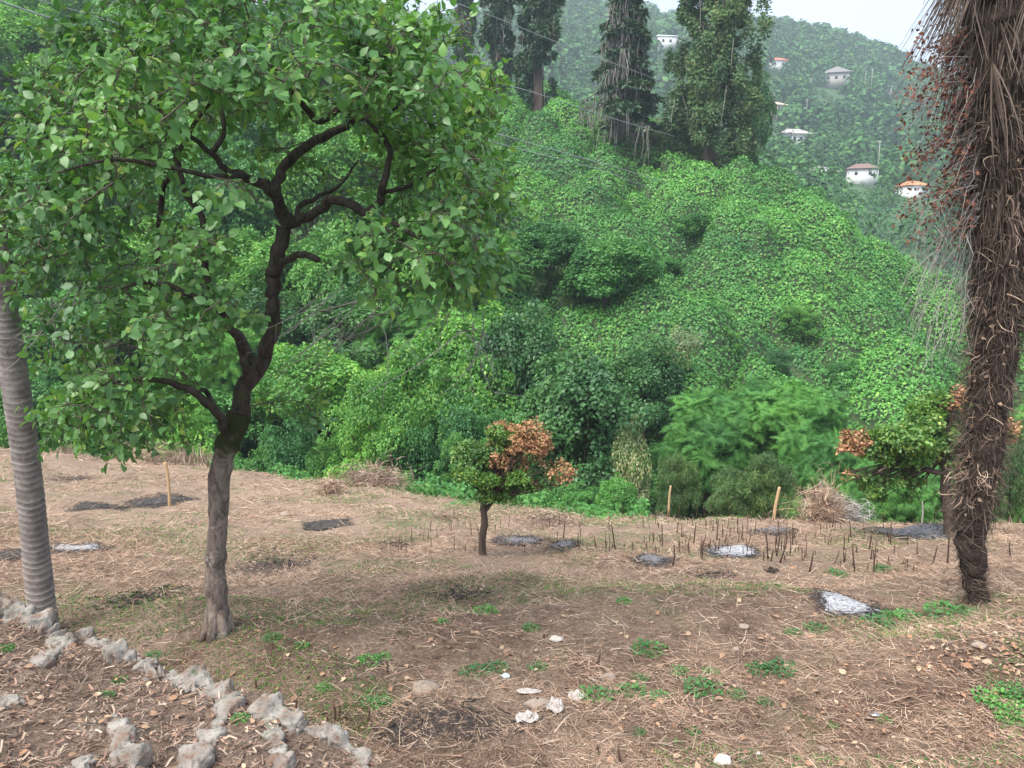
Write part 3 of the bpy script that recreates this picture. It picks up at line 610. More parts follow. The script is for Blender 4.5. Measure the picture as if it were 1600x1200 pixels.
for (u, vb, d, W, D, H), (lb, wm, rm, st, nw) in zip(HOUSES, HL):
    p = P(u, vb, d); p[2] = min(p[2], float(fz(p[0], p[1]))+1.0); rz = {1: -.3, 2: .3}.get(HOUSES.index((u, vb, d, W, D, H)) % 4, .15)
    t = empty('distant_house', p, rz); tag(t, lb, 'house')
    lift = 1.1 if st == 'stilt' else -2; mb = MB()
    mb.box((0, 0, (H+lift)/2), (W, D, H-lift)); mb.build('wall', M[wm], t)
    o = W*.08; mr = MB()
    if st == 'hip' or st == 'stilt':
        rh = W*.2; V = [(-W/2-o, -D/2-o, H+.02), (W/2+o, -D/2-o, H+.02), (W/2+o, D/2+o, H+.02), (-W/2-o, D/2+o, H+.02), (-W*.2, 0, H+rh), (W*.2, 0, H+rh)]
        mr.add(V, [(0, 1, 5, 4), (2, 3, 4, 5)]); mr.add(V, [(1, 2, 5), (3, 0, 4)]); mr.add(V[:4], [(3, 2, 1, 0)])
    elif st == 'gable':
        rh = W*.22; V = [(-W/2-o, -D/2-o, H+.02), (W/2+o, -D/2-o, H+.02), (W/2+o, D/2+o, H+.02), (-W/2-o, D/2+o, H+.02), (0, -D/2-o, H+rh), (0, D/2+o, H+rh)]
        mr.add(V, [(1, 2, 5, 4), (3, 0, 4, 5), (3, 2, 1, 0)]); mr.add(V, [(0, 1, 4), (2, 3, 5)])
    else: mr.box((0, 0, H+.2), (W+.6, D+.6, .4))
    mr.build('roof', M[rm], t)
    if st == 'stilt':
        for sx in (-1, 0, 1):
            q = MB(); q.box((sx*W*.42, -D*.42, -.3), (.2, .2, 3.4)); q.build('stilt', M['white'], t)
        q = MB(); q.box((W*.8, 0, 1.9), (W*.75, D, .15)); q.build('lean_to_roof', M['greyroof'], t)
    lv = [H*.55] if H < 4.2 else [H*.78, H*.32]
    for zl in lv:
        if st == 'stilt': zl = H*.75
        for k in range(nw):
            q = MB(); q.box(((k+.5)/nw*W*.9-W*.45, -D/2-.02, zl), (W*.1, .12, H*.3)); q.build('window', M['glass'], t)
        if W > 6:
            q = MB(); q.box((-W/2-.02, 0, zl), (.12, W*.1, H*.3)); q.build('window', M['glass'], t)
            q = MB(); q.box((W/2+.02, 0, zl), (.12, W*.1, H*.3)); q.build('window', M['glass'], t)
PLB = ['behind the pale block house', 'left of a pair right of the unfinished house', 'right of a pair right of the unfinished house', 'above the white house with brown roof', 'right of the white villa']
for i, (u, vb, d, h) in enumerate([(1208, 172, 262, 7), (1352, 130, 300, 6), (1362, 128, 300, 6), (1372, 262, 185, 8), (1260, 178, 250, 6)]):
    p = P(u, vb, d); t = empty('utility_pole', p); q = MB(); q.tube([(0, 0, -4), (0, 0, h*.75)], [.1, .08], 6); q.build('pole', M['greytwig'], t)
    q = MB(); q.box((0, 0, h*.75-.4), (1.1, .1, .1)); q.build('crossarm', M['greytwig'], t); tag(t, 'thin utility pole '+PLB[i], 'pole', 'utility poles on the distant hillside')

# ------------------------------------------------------------------ cables
CB = [([(-60, -25, 16), (120, 40, 22), (400, 80, 30), (760, 125, 40), (980, 192, 52), (1200, 255, 75), (1330, 300, 110)], .022, 'bright main cable sagging from upper left down past the cypress foot'),
 ([(520, -60, 30), (760, 22, 40), (900, 78, 48), (1040, 130, 58), (1250, 215, 90)], .018, 'thin upper cable crossing before the cedar and the cypress'),
 ([(560, 150, 26), (820, 221, 34), (940, 255, 42), (1120, 300, 60), (1350, 330, 100)], .016, 'upper of the two low cables over the vine slope'),
 ([(560, 160, 25), (800, 230, 33), (930, 263, 41), (1100, 312, 60), (1350, 345, 100)], .016, 'lower of the two low cables over the vine slope'),
 ([(-80, -30, 14), (60, 0, 17), (200, 40, 22), (330, 70, 27)], .011, 'cable crossing the upper left corner above the canopy')]
def smooth_path(pts, n=40):
    pts = np.array(pts, float); t = np.r_[0, np.cumsum(np.linalg.norm(np.diff(pts, axis=0), axis=1))]; t /= t[-1]; q = np.linspace(0, 1, n)
    out = []
    for x in q:   # catmull-rom
        i = min(len(pts)-2, max(0, np.searchsorted(t, x, 'right')-1)); f = (x-t[i])/(t[i+1]-t[i])
        p0, p1, p2, p3 = pts[max(i-1, 0)], pts[i], pts[i+1], pts[min(i+2, len(pts)-1)]
        out.append(.5*((2*p1)+(-p0+p2)*f+(2*p0-5*p1+4*p2-p3)*f*f+(-p0+3*p1-3*p2+p3)*f**3))
    return np.array(out)
for pts, rr, lb in CB:
    mb = MB(); mb.tube(smooth_path([P(*q) for q in pts]), rr*.95, 5); tag(mb.build('power_cable', M['wire'], None, True), lb, 'cable')
#@@NEAR
# ================================================================== NEAR OBJECTS
from mathutils import noise as mn
def ribbons(P0, D, L, Wd, r, grav=.0, curl=.1, seg=4, taper=True):
    n = len(P0); t = np.linspace(0, 1, seg+1); D = norm(D); C = norm(np.cross(D, r.normal(size=(n, 3)))); S = norm(np.cross(D, r.normal(size=(n, 3))))
    L = np.broadcast_to(L, (n,)); pts = P0[:, None]+D[:, None]*L[:, None, None]*t[None, :, None]+C[:, None]*(L*curl*r.uniform(-1, 1, n))[:, None, None]*np.sin(np.pi*t)[None, :, None]
    pts[..., 2] -= grav*L[:, None]*t[None]**2
    wd = np.broadcast_to(Wd, (n,))[:, None]*(1-(.75*t[None] if taper else 0*t[None]))*.5
    V = np.stack([pts+S[:, None]*wd[..., None], pts-S[:, None]*wd[..., None]], 2).reshape(-1, 3)
    b = (np.arange(n)*(seg+1)*2)[:, None]; k = np.arange(seg)[None]*2
    F = np.stack([b+k, b+k+1, b+k+3, b+k+2], -1).reshape(-1, 4); return V, F
def chunk(c, rad, seed, el=(1, 1, 1), planes=9, amp=.2, f=2.2, n=22):
    r = np.random.default_rng(seed); th = np.linspace(0, 2*np.pi, n, endpoint=False); ph = np.linspace(.06, np.pi-.06, n//2+1)
    D = np.stack([np.sin(ph)[:, None]*np.cos(th), np.sin(ph)[:, None]*np.sin(th), np.cos(ph)[:, None]*np.ones(n)], -1).reshape(-1, 3)
    pn = norm(r.normal(size=(planes, 3))); pd = r.uniform(.6, .95, planes); q = D@pn.T; k = np.where(q > .05, pd/np.maximum(q, .05), 9).min(1); k = np.minimum(k, 1.05)
    nz_ = np.array([mn.noise(Vector(d*f+seed*1.7))+.6*mn.noise(Vector(d*f*2.7+seed))+.4*mn.noise(Vector(d*f*6+seed)) for d in D])
    V = D*(k*(1+amp*nz_))[:, None]*rad*np.array(el)+c; m = len(ph)
    i = np.arange(m-1)[:, None]*n; j = np.arange(n)[None]; F = np.stack([i+j, i+n+j, i+n+(j+1) % n, i+(j+1) % n], -1).reshape(-1, 4); F2 = np.stack([np.arange(n), (np.arange(n)+1) % n, np.full(n, 0)], 1)
    return V, F
def rockmesh(name, pts, rad, mat, seed, n=20, amp=.35, sc3=9.):
    mb = MB(); r = np.random.default_rng(seed+500)
    if sc3 > 10:
        V, F = chunk(pts[1], max(rad)*1.6, seed, (1.15, r.uniform(.6, .9), r.uniform(.45, .65)), 7, .16); mb.add(V, F); return mb.mesh(name, mat, False)
    q = smooth_path(pts, 60); m = len(q); nn = 44; T = norm(np.gradient(q, axis=0)); S = norm(np.cross(T, [0, 0, 1.])); f = np.linspace(0, 1, m)
    rr = np.interp(f, np.linspace(0, 1, len(rad)), rad)*np.clip(1+1.3*vnoise(f*11+seed*3, 0, 1, 150), .3, 1.5)*np.clip(np.minimum(f, 1-f)*9, .08, 1)**.5
    th = np.linspace(0, 2*np.pi, nn, endpoint=False); cx = np.sign(np.cos(th))*np.abs(np.cos(th))**.55; cz = np.sign(np.sin(th))*np.abs(np.sin(th))**.5
    V = q[:, None]+S[:, None]*(cx[None]*rr[:, None])[..., None]*.95+np.array([0, 0, 1.])*(cz[None]*rr[:, None]*.8+.3*rr[:, None]*vnoise(f[:, None]*7+seed, cx[None]*1.2+5, 1, 151))[..., None]
    V = V.reshape(-1, 3); C = np.repeat(q, nn, 0); D = V-C; out = []
    for v, d in zip(V, D):
        p = Vector(v); k = .45*mn.noise(p*7+Vector((seed, 0, 0)))+.35*(1-2*abs(mn.noise(p*15)))-.1+.26*(1-2*abs(mn.noise(p*34)))+.08*mn.noise(p*80); out.append(v+d*k)
    i = np.arange(m-1)[:, None]*nn; j = np.arange(nn)[None]; mb.add(np.array(out), np.stack([i+j, i+(j+1) % nn, i+nn+(j+1) % nn, i+nn+j], -1).reshape(-1, 4))
    for e0 in (0, m-1): mb.V.append(np.array([q[e0]])); c_ = np.arange(nn); mb.F.append(np.stack([e0*nn+c_, e0*nn+(c_+1) % nn, np.full(nn, mb.n)], 1)); mb.n += 1
    return mb.mesh(name, mat, False)
def rockmat():
    m, nt, bs, out = newmat('pitted_limestone'); g = nt.nodes.new('ShaderNodeNewGeometry').outputs['Position']
    c = mixc(nt, ramp(nt, noise(nt, 22, 8, .7, g), .35, .62), (.15, .13, .11), (.50, .475, .43))
    c = mixc(nt, ramp(nt, noise(nt, 11, 8, .8, g), .48, .6), c, (.20, .125, .09)); c = mixc(nt, ramp(nt, noise(nt, 5, 5, .7, g, 1), .6, .7), c, (.10, .13, .05))
    nt.links.new(c, bs.inputs['Base Color']); bs.inputs['Roughness'].default_value = .95
    bp = N(nt, 'ShaderNodeBump', Strength=1., Distance=.02); nt.links.new(noise(nt, 45, 8, .75, g), bp.inputs['Height']); nt.links.new(bp.outputs[0], bs.inputs['Normal']); return m
M['rock'] = rockmat();  M['stone'] = flat('field_stone', (.27, .215, .175), .9, .4, 25); M['whitestone'] = flat('white_stone', (.52, .47, .42), .9, .35, 25)
M['plastic'] = flat('dirty_white_plastic', (.40, .36, .34), .6, .55, 30); M['blueplastic'] = flat('pale_blue_plastic', (.4, .55, .6), .4)
M['metal'] = flat('grey_metal', (.4, .4, .4), .35, .1, 4, .7)

# ---------------- persimmon tree
TB = gpt(342, 995)
def TP(u, v, dd=0.): return P(u, v, TB[1]+dd)
def limb(mb, pts, w, n=14, rough=.12, seed=0, bake=None):
    q = smooth_path([TP(*p) for p in pts], max(14, len(pts)*7)); rr = np.interp(np.linspace(0, 1, len(q)), np.linspace(0, 1, len(w)), w)*TB[1]/FPX/2*.78
    q = q+np.stack([vnoise(np.arange(len(q))*.4, seed+k*9., 1., 60+k) for k in range(3)], 1)*np.minimum(rr, .05)[:, None]*.8
    mb.tube(q-np.array(tree_o), rr, n, True, rough, seed)
    return q
tree_o = (TB[0], TB[1], TB[2])
pt = empty('persimmon_tree', tree_o); tag(pt, 'large persimmon tree with a crooked mossy trunk and wide leafy canopy', 'tree')
mb = MB(); SK = []
tp = smooth_path([TP(*p) for p in [(343, 1012), (342, 985), (338, 930), (337, 870), (342, 800), (343, 750), (352, 705), (366, 672), (374, 645)]], 70)
tr = np.interp(np.linspace(0, 1, 70), [0, .06, .15, .5, .7, .85, 1], [50, 39, 34, 31, 33, 37, 36])*TB[1]/FPX/2
mb.tube(tp-np.array(tree_o), tr, 26, True, .16, 2)
for k in range(6):   # root flare
    th = k*1.05+.3; r0 = np.array([math.cos(th), math.sin(th), 0]); mb.tube([r0*.05+[0, 0, .24], r0*.08+[0, 0, .07], r0*.14+[0, 0, -.06]], [.04, .045, .03], 9, True, .1, k)
mb.build('trunk', M['bark'], pt, True)
mb = MB()
BR = [ ([(372, 650), (385, 600), (408, 565, .05), (424, 520, .1), (424, 470, .1), (430, 410, .1), (440, 375, .1), (447, 350, .1)], [40, 34, 30, 30, 28, 28, 30, 30]),
 ([(447, 352, .1), (440, 320, 0), (425, 298, -.1), (405, 284, -.1), (380, 275, -.2), (355, 265, -.3), (330, 240, -.4), (300, 215, -.5), (262, 205, -.6)], [28, 24, 22, 20, 16, 12, 10, 8, 5]),
 ([(428, 300, -.1), (440, 270, .1), (455, 245, .2), (485, 225, .3), (520, 205, .4), (552, 190, .5), (577, 155, .6), (600, 135, .6), (622, 110, .7)], [20, 20, 20, 19, 17, 15, 12, 9, 5]),
 ([(552, 190, .5), (540, 165, .2), (500, 190, 0), (480, 172, -.1), (460, 150, -.3), (440, 110, -.4)], [10, 12, 12, 13, 9, 5]),
 ([(560, 185, .5), (600, 180, .7), (650, 150, .8), (690, 140, .9)], [10, 7, 5, 3]),
 ([(450, 350, .1), (480, 338, 0), (502, 325, -.1), (520, 312, -.2), (545, 317, -.2), (570, 330, -.2), (592, 318, -.2), (600, 290, -.3), (607, 250, -.3), (608, 230, -.3), (590, 205, -.4), (570, 185, -.5)], [24, 20, 18, 18, 17, 17, 16, 14, 12, 11, 8, 5]),
 ([(600, 300, -.2), (640, 290, -.1), (690, 260, 0), (740, 250, .1)], [9, 7, 5, 3]),
 ([(575, 325, -.2), (620, 350, -.3), (670, 380, -.4), (720, 390, -.5)], [10, 8, 6, 3]),
 ([(430, 420, .1), (450, 405, .0), (470, 398, -.1), (498, 404, -.2)], [18, 15, 13, 13]),
 ([(462, 345, .1), (468, 325, .3), (500, 305, .5), (530, 290, .7), (560, 250, .9)], [13, 11, 9, 7, 4]),
 ([(392, 605, 0), (385, 575, -.2), (378, 545, -.3), (362, 515, -.4), (345, 488, -.5), (300, 462, -.6), (240, 440, -.7), (190, 450, -.8)], [20, 17, 15, 14, 12, 10, 8, 4]),
 ([(398, 590, .1), (390, 550, .3), (368, 520, .5), (335, 510, .7), (295, 510, .9), (240, 480, 1.2)], [18, 18, 16, 13, 10, 5]),
 ([(352, 672, -.05), (345, 655, -.2), (330, 638, -.3), (305, 615, -.4), (270, 600, -.5), (220, 592, -.6), (160, 602, -.7)], [20, 18, 17, 14, 11, 7, 4]),
 ([(340, 650, 0), (325, 615, .2), (300, 602, .4), (260, 560, .7), (200, 540, .9)], [12, 11, 9, 7, 4]),
 ([(345, 490, -.5), (320, 420, -.6), (315, 345, -.6), (287, 295, -.6), (270, 220, -.5), (240, 150, -.4)], [12, 11, 12, 10, 8, 4]),
 ([(248, 340, .4), (252, 315, .4), (260, 285, .3), (300, 200, .2), (350, 130, .1), (380, 60, 0)], [12, 11, 10, 8, 6, 3]),
 ([(240, 480, 1.2), (245, 420, .9), (248, 340, .4)], [9, 10, 11]),
 ([(330, 240, -.4), (350, 205, -.2), (340, 160, -.1), (310, 110, 0), (290, 60, .1)], [10, 9, 8, 6, 3]),
 ([(385, 275, -.2), (330, 275, -.9), (250, 260, -1.2), (170, 250, -1.4), (90, 270, -1.5)], [11, 9, 8, 6, 3])]
for i, (p, w_) in enumerate(BR):
    q = limb(mb, p, w_, 16 if i < 3 else 10, .14, i); SK.append(q)
mb.build('limbs', M['darkbark'], pt, True)
nodes = np.concatenate([s[2:] for s in SK]); 
LOB = [(400, 70, 290, 105, 0, 1.8, 290), (150, 200, 150, 110, -.2, 1.6, 140), (70, 330, 110, 80, -.2, 1.3, 75), (650, 150, 125, 130, .2, 1.5, 150), (715, 280, 95, 110, .1, 1.2, 110), (620, 55, 110, 60, .2, 1.2, 40),
  (660, 395, 130, 75, -.5, .9, 75), (735, 420, 60, 50, -.2, .8, 24), (230, 400, 140, 80, .2, 1.3, 45), (300, 490, 130, 50, -.6, .8, 36), (200, 560, 140, 75, -.2, 1., 52), (170, 640, 125, 55, -.3, .8, 62), (90, 440, 110, 90, .1, 1.2, 34), (380, 200, 130, 80, .5, 1.2, 34), (470, 640, 60, 50, .6, .5, 9), (250, 80, 180, 90, 0, 1.6, 70), (320, 330, 90, 80, -1.1, .5, 16), (560, 300, 70, 60, 1.0, .5, 7)]
rt = np.random.default_rng(21); tips = []
for u, v, ru, rv, dd, rd, n in LOB:
    dv = norm(rt.normal(size=(int(n*.85), 3)))*rt.uniform(.5, 1.12, (int(n*.85), 1))
    for q in dv: tips.append(TP(u+q[0]*ru, v+q[1]*rv, dd+q[2]*rd))
tips = np.array(tips); d0 = np.array([np.min(((nodes-t)**2).sum(1)) for t in tips]); tips = tips[np.argsort(d0)]
tw = MB(); LP, LA = [], []
for t in tips:
    dd_ = ((nodes-t)**2).sum(1); k = np.argmin(dd_); s = nodes[k]; L = math.sqrt(dd_[k])
    if L < .05: continue
    mid = (s+t)/2+rt.normal(size=3)*L*.12+[0, 0, .06*L]; tt = np.linspace(0, 1, 7)[:, None]; q = (1-tt)**2*s+2*tt*(1-tt)*mid+tt*tt*t
    q += rt.normal(size=q.shape)*.008
    r0 = min(.014, .0035+.011*L); tw.tube(q-np.array(tree_o), np.linspace(r0, .0022, 7), 4, False); nodes = np.concatenate([nodes, q[2::2]])
    # side twigs and their leaves
    for a in range(5):
        f = rt.uniform(.3, 1); b0 = np.array([np.interp(f, tt[:, 0], q[:, c]) for c in range(3)]); out = norm(t-s)*.6+rt.normal(size=3)*.6+[0, 0, .12]; out = norm(out); l2 = rt.uniform(.08, .24)
        e1 = b0+out*l2+[0, 0, -.04]; tw.tube(np.array([b0, (b0+e1)/2+[0, 0, .012], e1])-np.array(tree_o), [.0028, .002, .0014], 3, False)
        m = rt.integers(3, 7)
        for j in range(m):
            g = (j+1)/m; LP.append(b0+(e1-b0)*g); LA.append(out*.55+norm(rt.normal(size=3))*.75+np.array([0, 0, -.28]))
tw.build('twigs', M['twig'], pt)
LP = np.array(LP)-np.array(tree_o); LA = norm(np.array(LA)); n = len(LP)
outw = norm((LP-np.array([0, 0, 2.9]))*[1, 1, .8]); nr = norm(outw*.75+np.array([0, -.1, .65])+rt.normal(size=(n, 3))*.42)
V, F = leaves(LP, LA, nr, rt.uniform(.038, .096, n), OVATE)
link('crown', mesh_np('crown', V, F, M['persimmon'], False), pt)

# bare drooping twigs below the crown
mb = MB()
for k in range(46):
    u0, v0, du = [(rt.uniform(500, 760), rt.uniform(440, 520), rt.uniform(-160, 60)), (rt.uniform(60, 300), rt.uniform(380, 560), rt.uniform(-140, 60))][k % 2]
    a0 = TP(u0, v0, rt.uniform(-.5, .5)); e_ = TP(u0+du, v0+rt.uniform(40, 150), rt.uniform(-.6, .5)); mid = (a0+e_)/2+rt.normal(size=3)*.12; tt = np.linspace(0, 1, 8)[:, None]; q = (1-tt)**2*a0+2*tt*(1-tt)*mid+tt*tt*e_+rt.normal(size=(8, 3))*.008
    mb.tube(q-np.array(tree_o), np.linspace(.005, .0018, 8), 4, False)
    for z in range(3): f = rt.integers(2, 7); e2 = q[f]+rt.normal(size=3)*.12; mb.tube(np.array([q[f], e2])-np.array(tree_o), [.0025, .0012], 3, False)
mb.build('dead_twigs', M['greytwig'], pt)['kind'] = 'stuff'

# ---------------- ringed palm (left)
PB = P(70, 978, 6.55); zg = float(gz(PB[0], PB[1])); po = (PB[0], PB[1], zg)
lp = empty('ringed_palm', po); tag(lp, 'grey palm trunk with closely spaced ring scars leaning at the left border', 'palm')
path = smooth_path([P(*q) for q in [(70, 1000, 6.55), (68, 975, 6.55), (58, 880, 6.55), (46, 760, 6.5), (30, 640, 6.45), (12, 520, 6.4), (-6, 400, 6.3), (-40, 150, 6.2), (-75, -100, 6.1), (-140, -760, 6.0)]], 760)
wd = np.interp(np.linspace(0, 1, 760), [0, .12, .3, .5, 1], [45, 40, 40, 36, 30])*6.5/FPX/2
ph = np.arange(760)/760*150+.6*vnoise(np.arange(760)*.02, 0, 1, 70); fr = ph % 1
prof = 1+.045*np.exp(-((fr-.5)/.13)**2)-.02*fr+.02*vnoise(np.arange(760)*.3, 3, 1, 71)
mb = MB(); mb.tube(path-np.array(po), wd*prof, 28); 
Vv = mb.V[0]; th = np.tile(np.linspace(0, 2*np.pi, 28, endpoint=False), 760); Vv[:, 2] += .012*np.sin(th+1)+.006*np.sin(3*th)
def ringmat():
    m, nt, bs, out = newmat('ringed_palm_bark'); at = N(nt, 'ShaderNodeAttribute', attribute_name='ring')
    a = mixc(nt, ramp(nt, noise(nt, 9, 8, .7), .35, .65), (.12, .10, .092), (.27, .235, .215)); c = mixc(nt, ramp(nt, at.outputs['Fac'], .3, .8), a, (.36, .31, .29))
    c = mixc(nt, ramp(nt, noise(nt, 2.5, 8, .7), .55, .7), c, (.13, .11, .09)); nt.links.new(c, bs.inputs['Base Color']); bs.inputs['Roughness'].default_value = .9
    bp = N(nt, 'ShaderNodeBump', Strength=.7, Distance=.01); nt.links.new(noise(nt, 70, 8, .7), bp.inputs['Height']); nt.links.new(bp.outputs[0], bs.inputs['Normal']); return m
ra = np.repeat(np.exp(-((fr-.5)/.12)**2)*np.random.default_rng(3).uniform(.35, 1.1, 760), 28); ra = np.r_[ra, 0, 0]
Vc = np.concatenate(mb.V); me = mesh_np('trunk', Vc, [f for f in mb.F], ringmat(), True, {'ring': ra}); link('trunk', me, lp)
rp_ = np.random.default_rng(31); topp = path[-1]-np.array(po); nf = 16
for k in range(nf):   # fronds high above the picture
    th = k*2*np.pi/nf; q = np.array([math.cos(th), math.sin(th), 0]); tt = np.linspace(0, 1, 26)[:, None]; s = topp+q*2.6*tt+np.array([0, 0, 1])*(1.5*tt-2.6*tt**2)
    dd = np.gradient(s, axis=0); sd_ = np.cross(norm(dd), [0, 0, 1.]); pp = np.concatenate([s, s]); ax = np.concatenate([sd_+norm(dd)*.5, -sd_+norm(dd)*.5])-np.array([0, 0, .3])
    V, F = leaves(pp, ax, np.tile([0, 0, 1.], (52, 1))+rp_.normal(size=(52, 3))*.1, .6, LANCE); link('frond', mesh_np('frond', V, F, M['mid']), lp)

# ---------------- shaggy palm (right)
SB = P(1527, 946, 6.95); zs_ = float(gz(SB[0], SB[1])); so_ = np.array([SB[0], SB[1], zs_])
sp = empty('shaggy_palm', tuple(so_)); tag(sp, 'leaning shaggy palm trunk wrapped in dark fibres and peeling strips', 'palm')
SPX = [(1530, 975, 6.95), (1528, 940, 6.95), (1521, 890, 6.93), (1517, 850, 6.92), (1521, 790, 6.9), (1532, 710, 6.87), (1545, 620, 6.84), (1556, 520, 6.8), (1562, 420, 6.76), (1563, 300, 6.7), (1562, 200, 6.66), (1564, 100, 6.62), (1570, 0, 6.6), (1580, -160, 6.5), (1590, -330, 6.45)]
spath = smooth_path([P(*q) for q in SPX], 260); sw = np.interp(np.linspace(0, 1, 260), np.linspace(0, 1, 15), [28, 34, 44, 52, 54, 56, 60, 68, 76, 84, 88, 90, 90, 90, 90])*6.9/FPX/2
mb = MB(); mb.tube(spath-so_, sw, 30, True, .30, 4)
M['fibre'] = islandmat('palm_fibre', [(.035, .027, .023), (.08, .058, .047), (.14, .105, .085), (.05, .038, .032), (.25, .19, .15)]); M['fibrecore'] = barkmat('palm_fibre_core', (.02, .015, .013), (.075, .052, .042), None, (40, 40, 14), 1.)
M['peel'] = islandmat('peeling_strip', [(.26, .17, .12), (.42, .31, .23), (.12, .075, .055), (.2, .13, .095), (.5, .38, .28)])
mb.build('trunk', M['fibrecore'], sp, True)
rs = np.random.default_rng(41)
def on_trunk(n, f0, f1, k=1.0):
    f = rs.uniform(f0, f1, n)*259; i = np.clip(f.astype(int), 0, 258); c = spath[i]+(spath[i+1]-spath[i])*(f-i)[:, None]; T = norm(spath[i+1]-spath[i]); a = norm(np.cross(T, [0, 1, 0])); b = np.cross(T, a); th = rs.uniform(0, 2*np.pi, n)
    o = np.cos(th)[:, None]*a+np.sin(th)[:, None]*b; return c+o*(sw[i]*k)[:, None]-so_, o, T
Vs, Fs, nv = [], [], 0
def acc(VF):
    global nv
    Vs.append(VF[0]); Fs.append(VF[1]+nv); nv += len(VF[0])
p_, o_, T_ = on_trunk(7000, .15, .72); acc(ribbons(p_, o_*.45-T_*rs.uniform(-.4, 1.1, (7000, 1))+rs.normal(size=(7000, 3))*.45, rs.uniform(.05, .24, 7000), rs.uniform(.003, .009, 7000), rs, .25, .35))
p_, o_, T_ = on_trunk(2600, .42, .95); acc(ribbons(p_, o_*.16-T_*1.+rs.normal(size=(2600, 3))*.12, rs.uniform(.15, .45, 2600), rs.uniform(.004, .012, 2600), rs, .1, .12))
p_, o_, T_ = on_trunk(1500, .02, .17, .95); acc(ribbons(p_, o_*.12+np.cross(T_, o_)+rs.normal(size=(1500, 3))*.2, rs.uniform(.06, .15, 1500), .005, rs, .1, .3))
link('fibres', mesh_np('fibres', np.concatenate(Vs), np.concatenate(Fs), M['fibre']), sp); Vs, Fs, nv = [], [], 0
p_, o_, T_ = on_trunk(1100, .18, .68, 1.1); acc(ribbons(p_, o_*.35+rs.normal(size=(1100, 3))*.7, rs.uniform(.06, .2, 1100), rs.uniform(.005, .014, 1100), rs, .2, .55))
p_, o_, T_ = on_trunk(230, .15, .45, 1.12); link('peeling_bits', mesh_np('peeling_bits', *leaves(p_, o_+rs.normal(size=(230, 3))*.7, o_+rs.normal(size=(230, 3))*.5, rs.uniform(.02, .065, 230), OVATE), M['peel']), sp)['kind'] = 'stuff'
link('peeling_strips', mesh_np('peeling_strips', np.concatenate(Vs), np.concatenate(Fs), M['peel']), sp)['kind'] = 'stuff'; Vs, Fs, nv = [], [], 0
for k in range(20):   # hanging dead fans
    th = rs.uniform(0, 2*np.pi); c = P(1572, rs.uniform(-190, 70), 6.6)-so_; q = np.array([math.cos(th), math.sin(th), 0]); c = c+q*.15; hub = c+q*rs.uniform(.05, .2)+[0, 0, -.2]
    m = 20; sp_ = (rs.random((m, 1))-.5)*1.4; dr = q*rs.uniform(.0, .22)+np.cross(q, [0, 0, 1.])*sp_+np.array([0, 0, -1.])+rs.normal(size=(m, 3))*.06
    acc(ribbons(np.tile(hub, (m, 1)), dr, rs.uniform(.4, .8, m), rs.uniform(.008, .018, m), rs, .1, .06))
for k in range(10):
    c = P(rs.uniform(1520, 1550), rs.uniform(-130, -30), 6.5)-so_; m = 16; ang = rs.uniform(2.5, 4.1, (m, 1)); dr = np.concatenate([np.cos(ang)*.55, rs.normal(size=(m, 1))*.3, -np.abs(np.sin(ang))*.4-.75], 1)
    acc(ribbons(np.tile(c, (m, 1)), dr, rs.uniform(.5, .95, m), rs.uniform(.007, .013, m), rs, .15, .04))
link('dead_fronds', mesh_np('dead_fronds', np.concatenate(Vs), np.concatenate(Fs), M['fibre']), sp)
# dried creeper hanging from the palm
dv_ = tag(empty('dried_creeper', tuple(P(1520, 250, 6.6))), 'dried creeper with rusty red leaves hanging left of the shaggy palm top', 'creeper'); do = np.array(dv_.location)
mb = MB(); lp_ = []
for k in range(150):
    v0 = rs.uniform(20, 350); s = P(1530, v0, 6.6); ue = rs.uniform(1395, 1500) if v0 < 300 else rs.uniform(1440, 1500); ve = v0+rs.uniform(20, 130); e_ = P(ue, ve, 6.6+rs.normal()*.18)
    mid = (s+e_)/2+[0, rs.normal()*.08, .16]; tt = np.linspace(0, 1, 9)[:, None]; q = (1-tt)**2*s+2*tt*(1-tt)*mid+tt*tt*e_+rs.normal(size=(9, 3))*.008
    mb.tube(q-do, np.linspace(.0035, .0012, 9), 3, False)
    if ve < 420:
        for j in range(rs.integers(10, 26)):
            f = rs.uniform(.35, 1.03); lp_.append([np.interp(f, tt[:, 0], q[:, c]) for c in range(3)]+rs.normal(size=3)*.022)
for k in range(90):
    s = P(rs.uniform(1440, 1520), rs.uniform(300, 480), 6.6+rs.normal()*.1); e_ = s+np.array([rs.normal()*.12-.1, 0, -rs.uniform(.2, .75)]); mb.tube(np.array([s, (s+e_)/2+rs.normal(size=3)*.04, e_])-do, [.003, .0022, .001], 3, False)
mb.build('stems', M['greytwig'], dv_); lp_ = np.array(lp_)-do; n = len(lp_)
link('dry_leaves', mesh_np('dry_leaves', *leaves(lp_, rs.normal(size=(n, 3))-[0, 0, .7], rs.normal(size=(n, 3))+[0, -.6, 0], rs.uniform(.016, .045, n), OVATE), M['redleaf']), dv_)

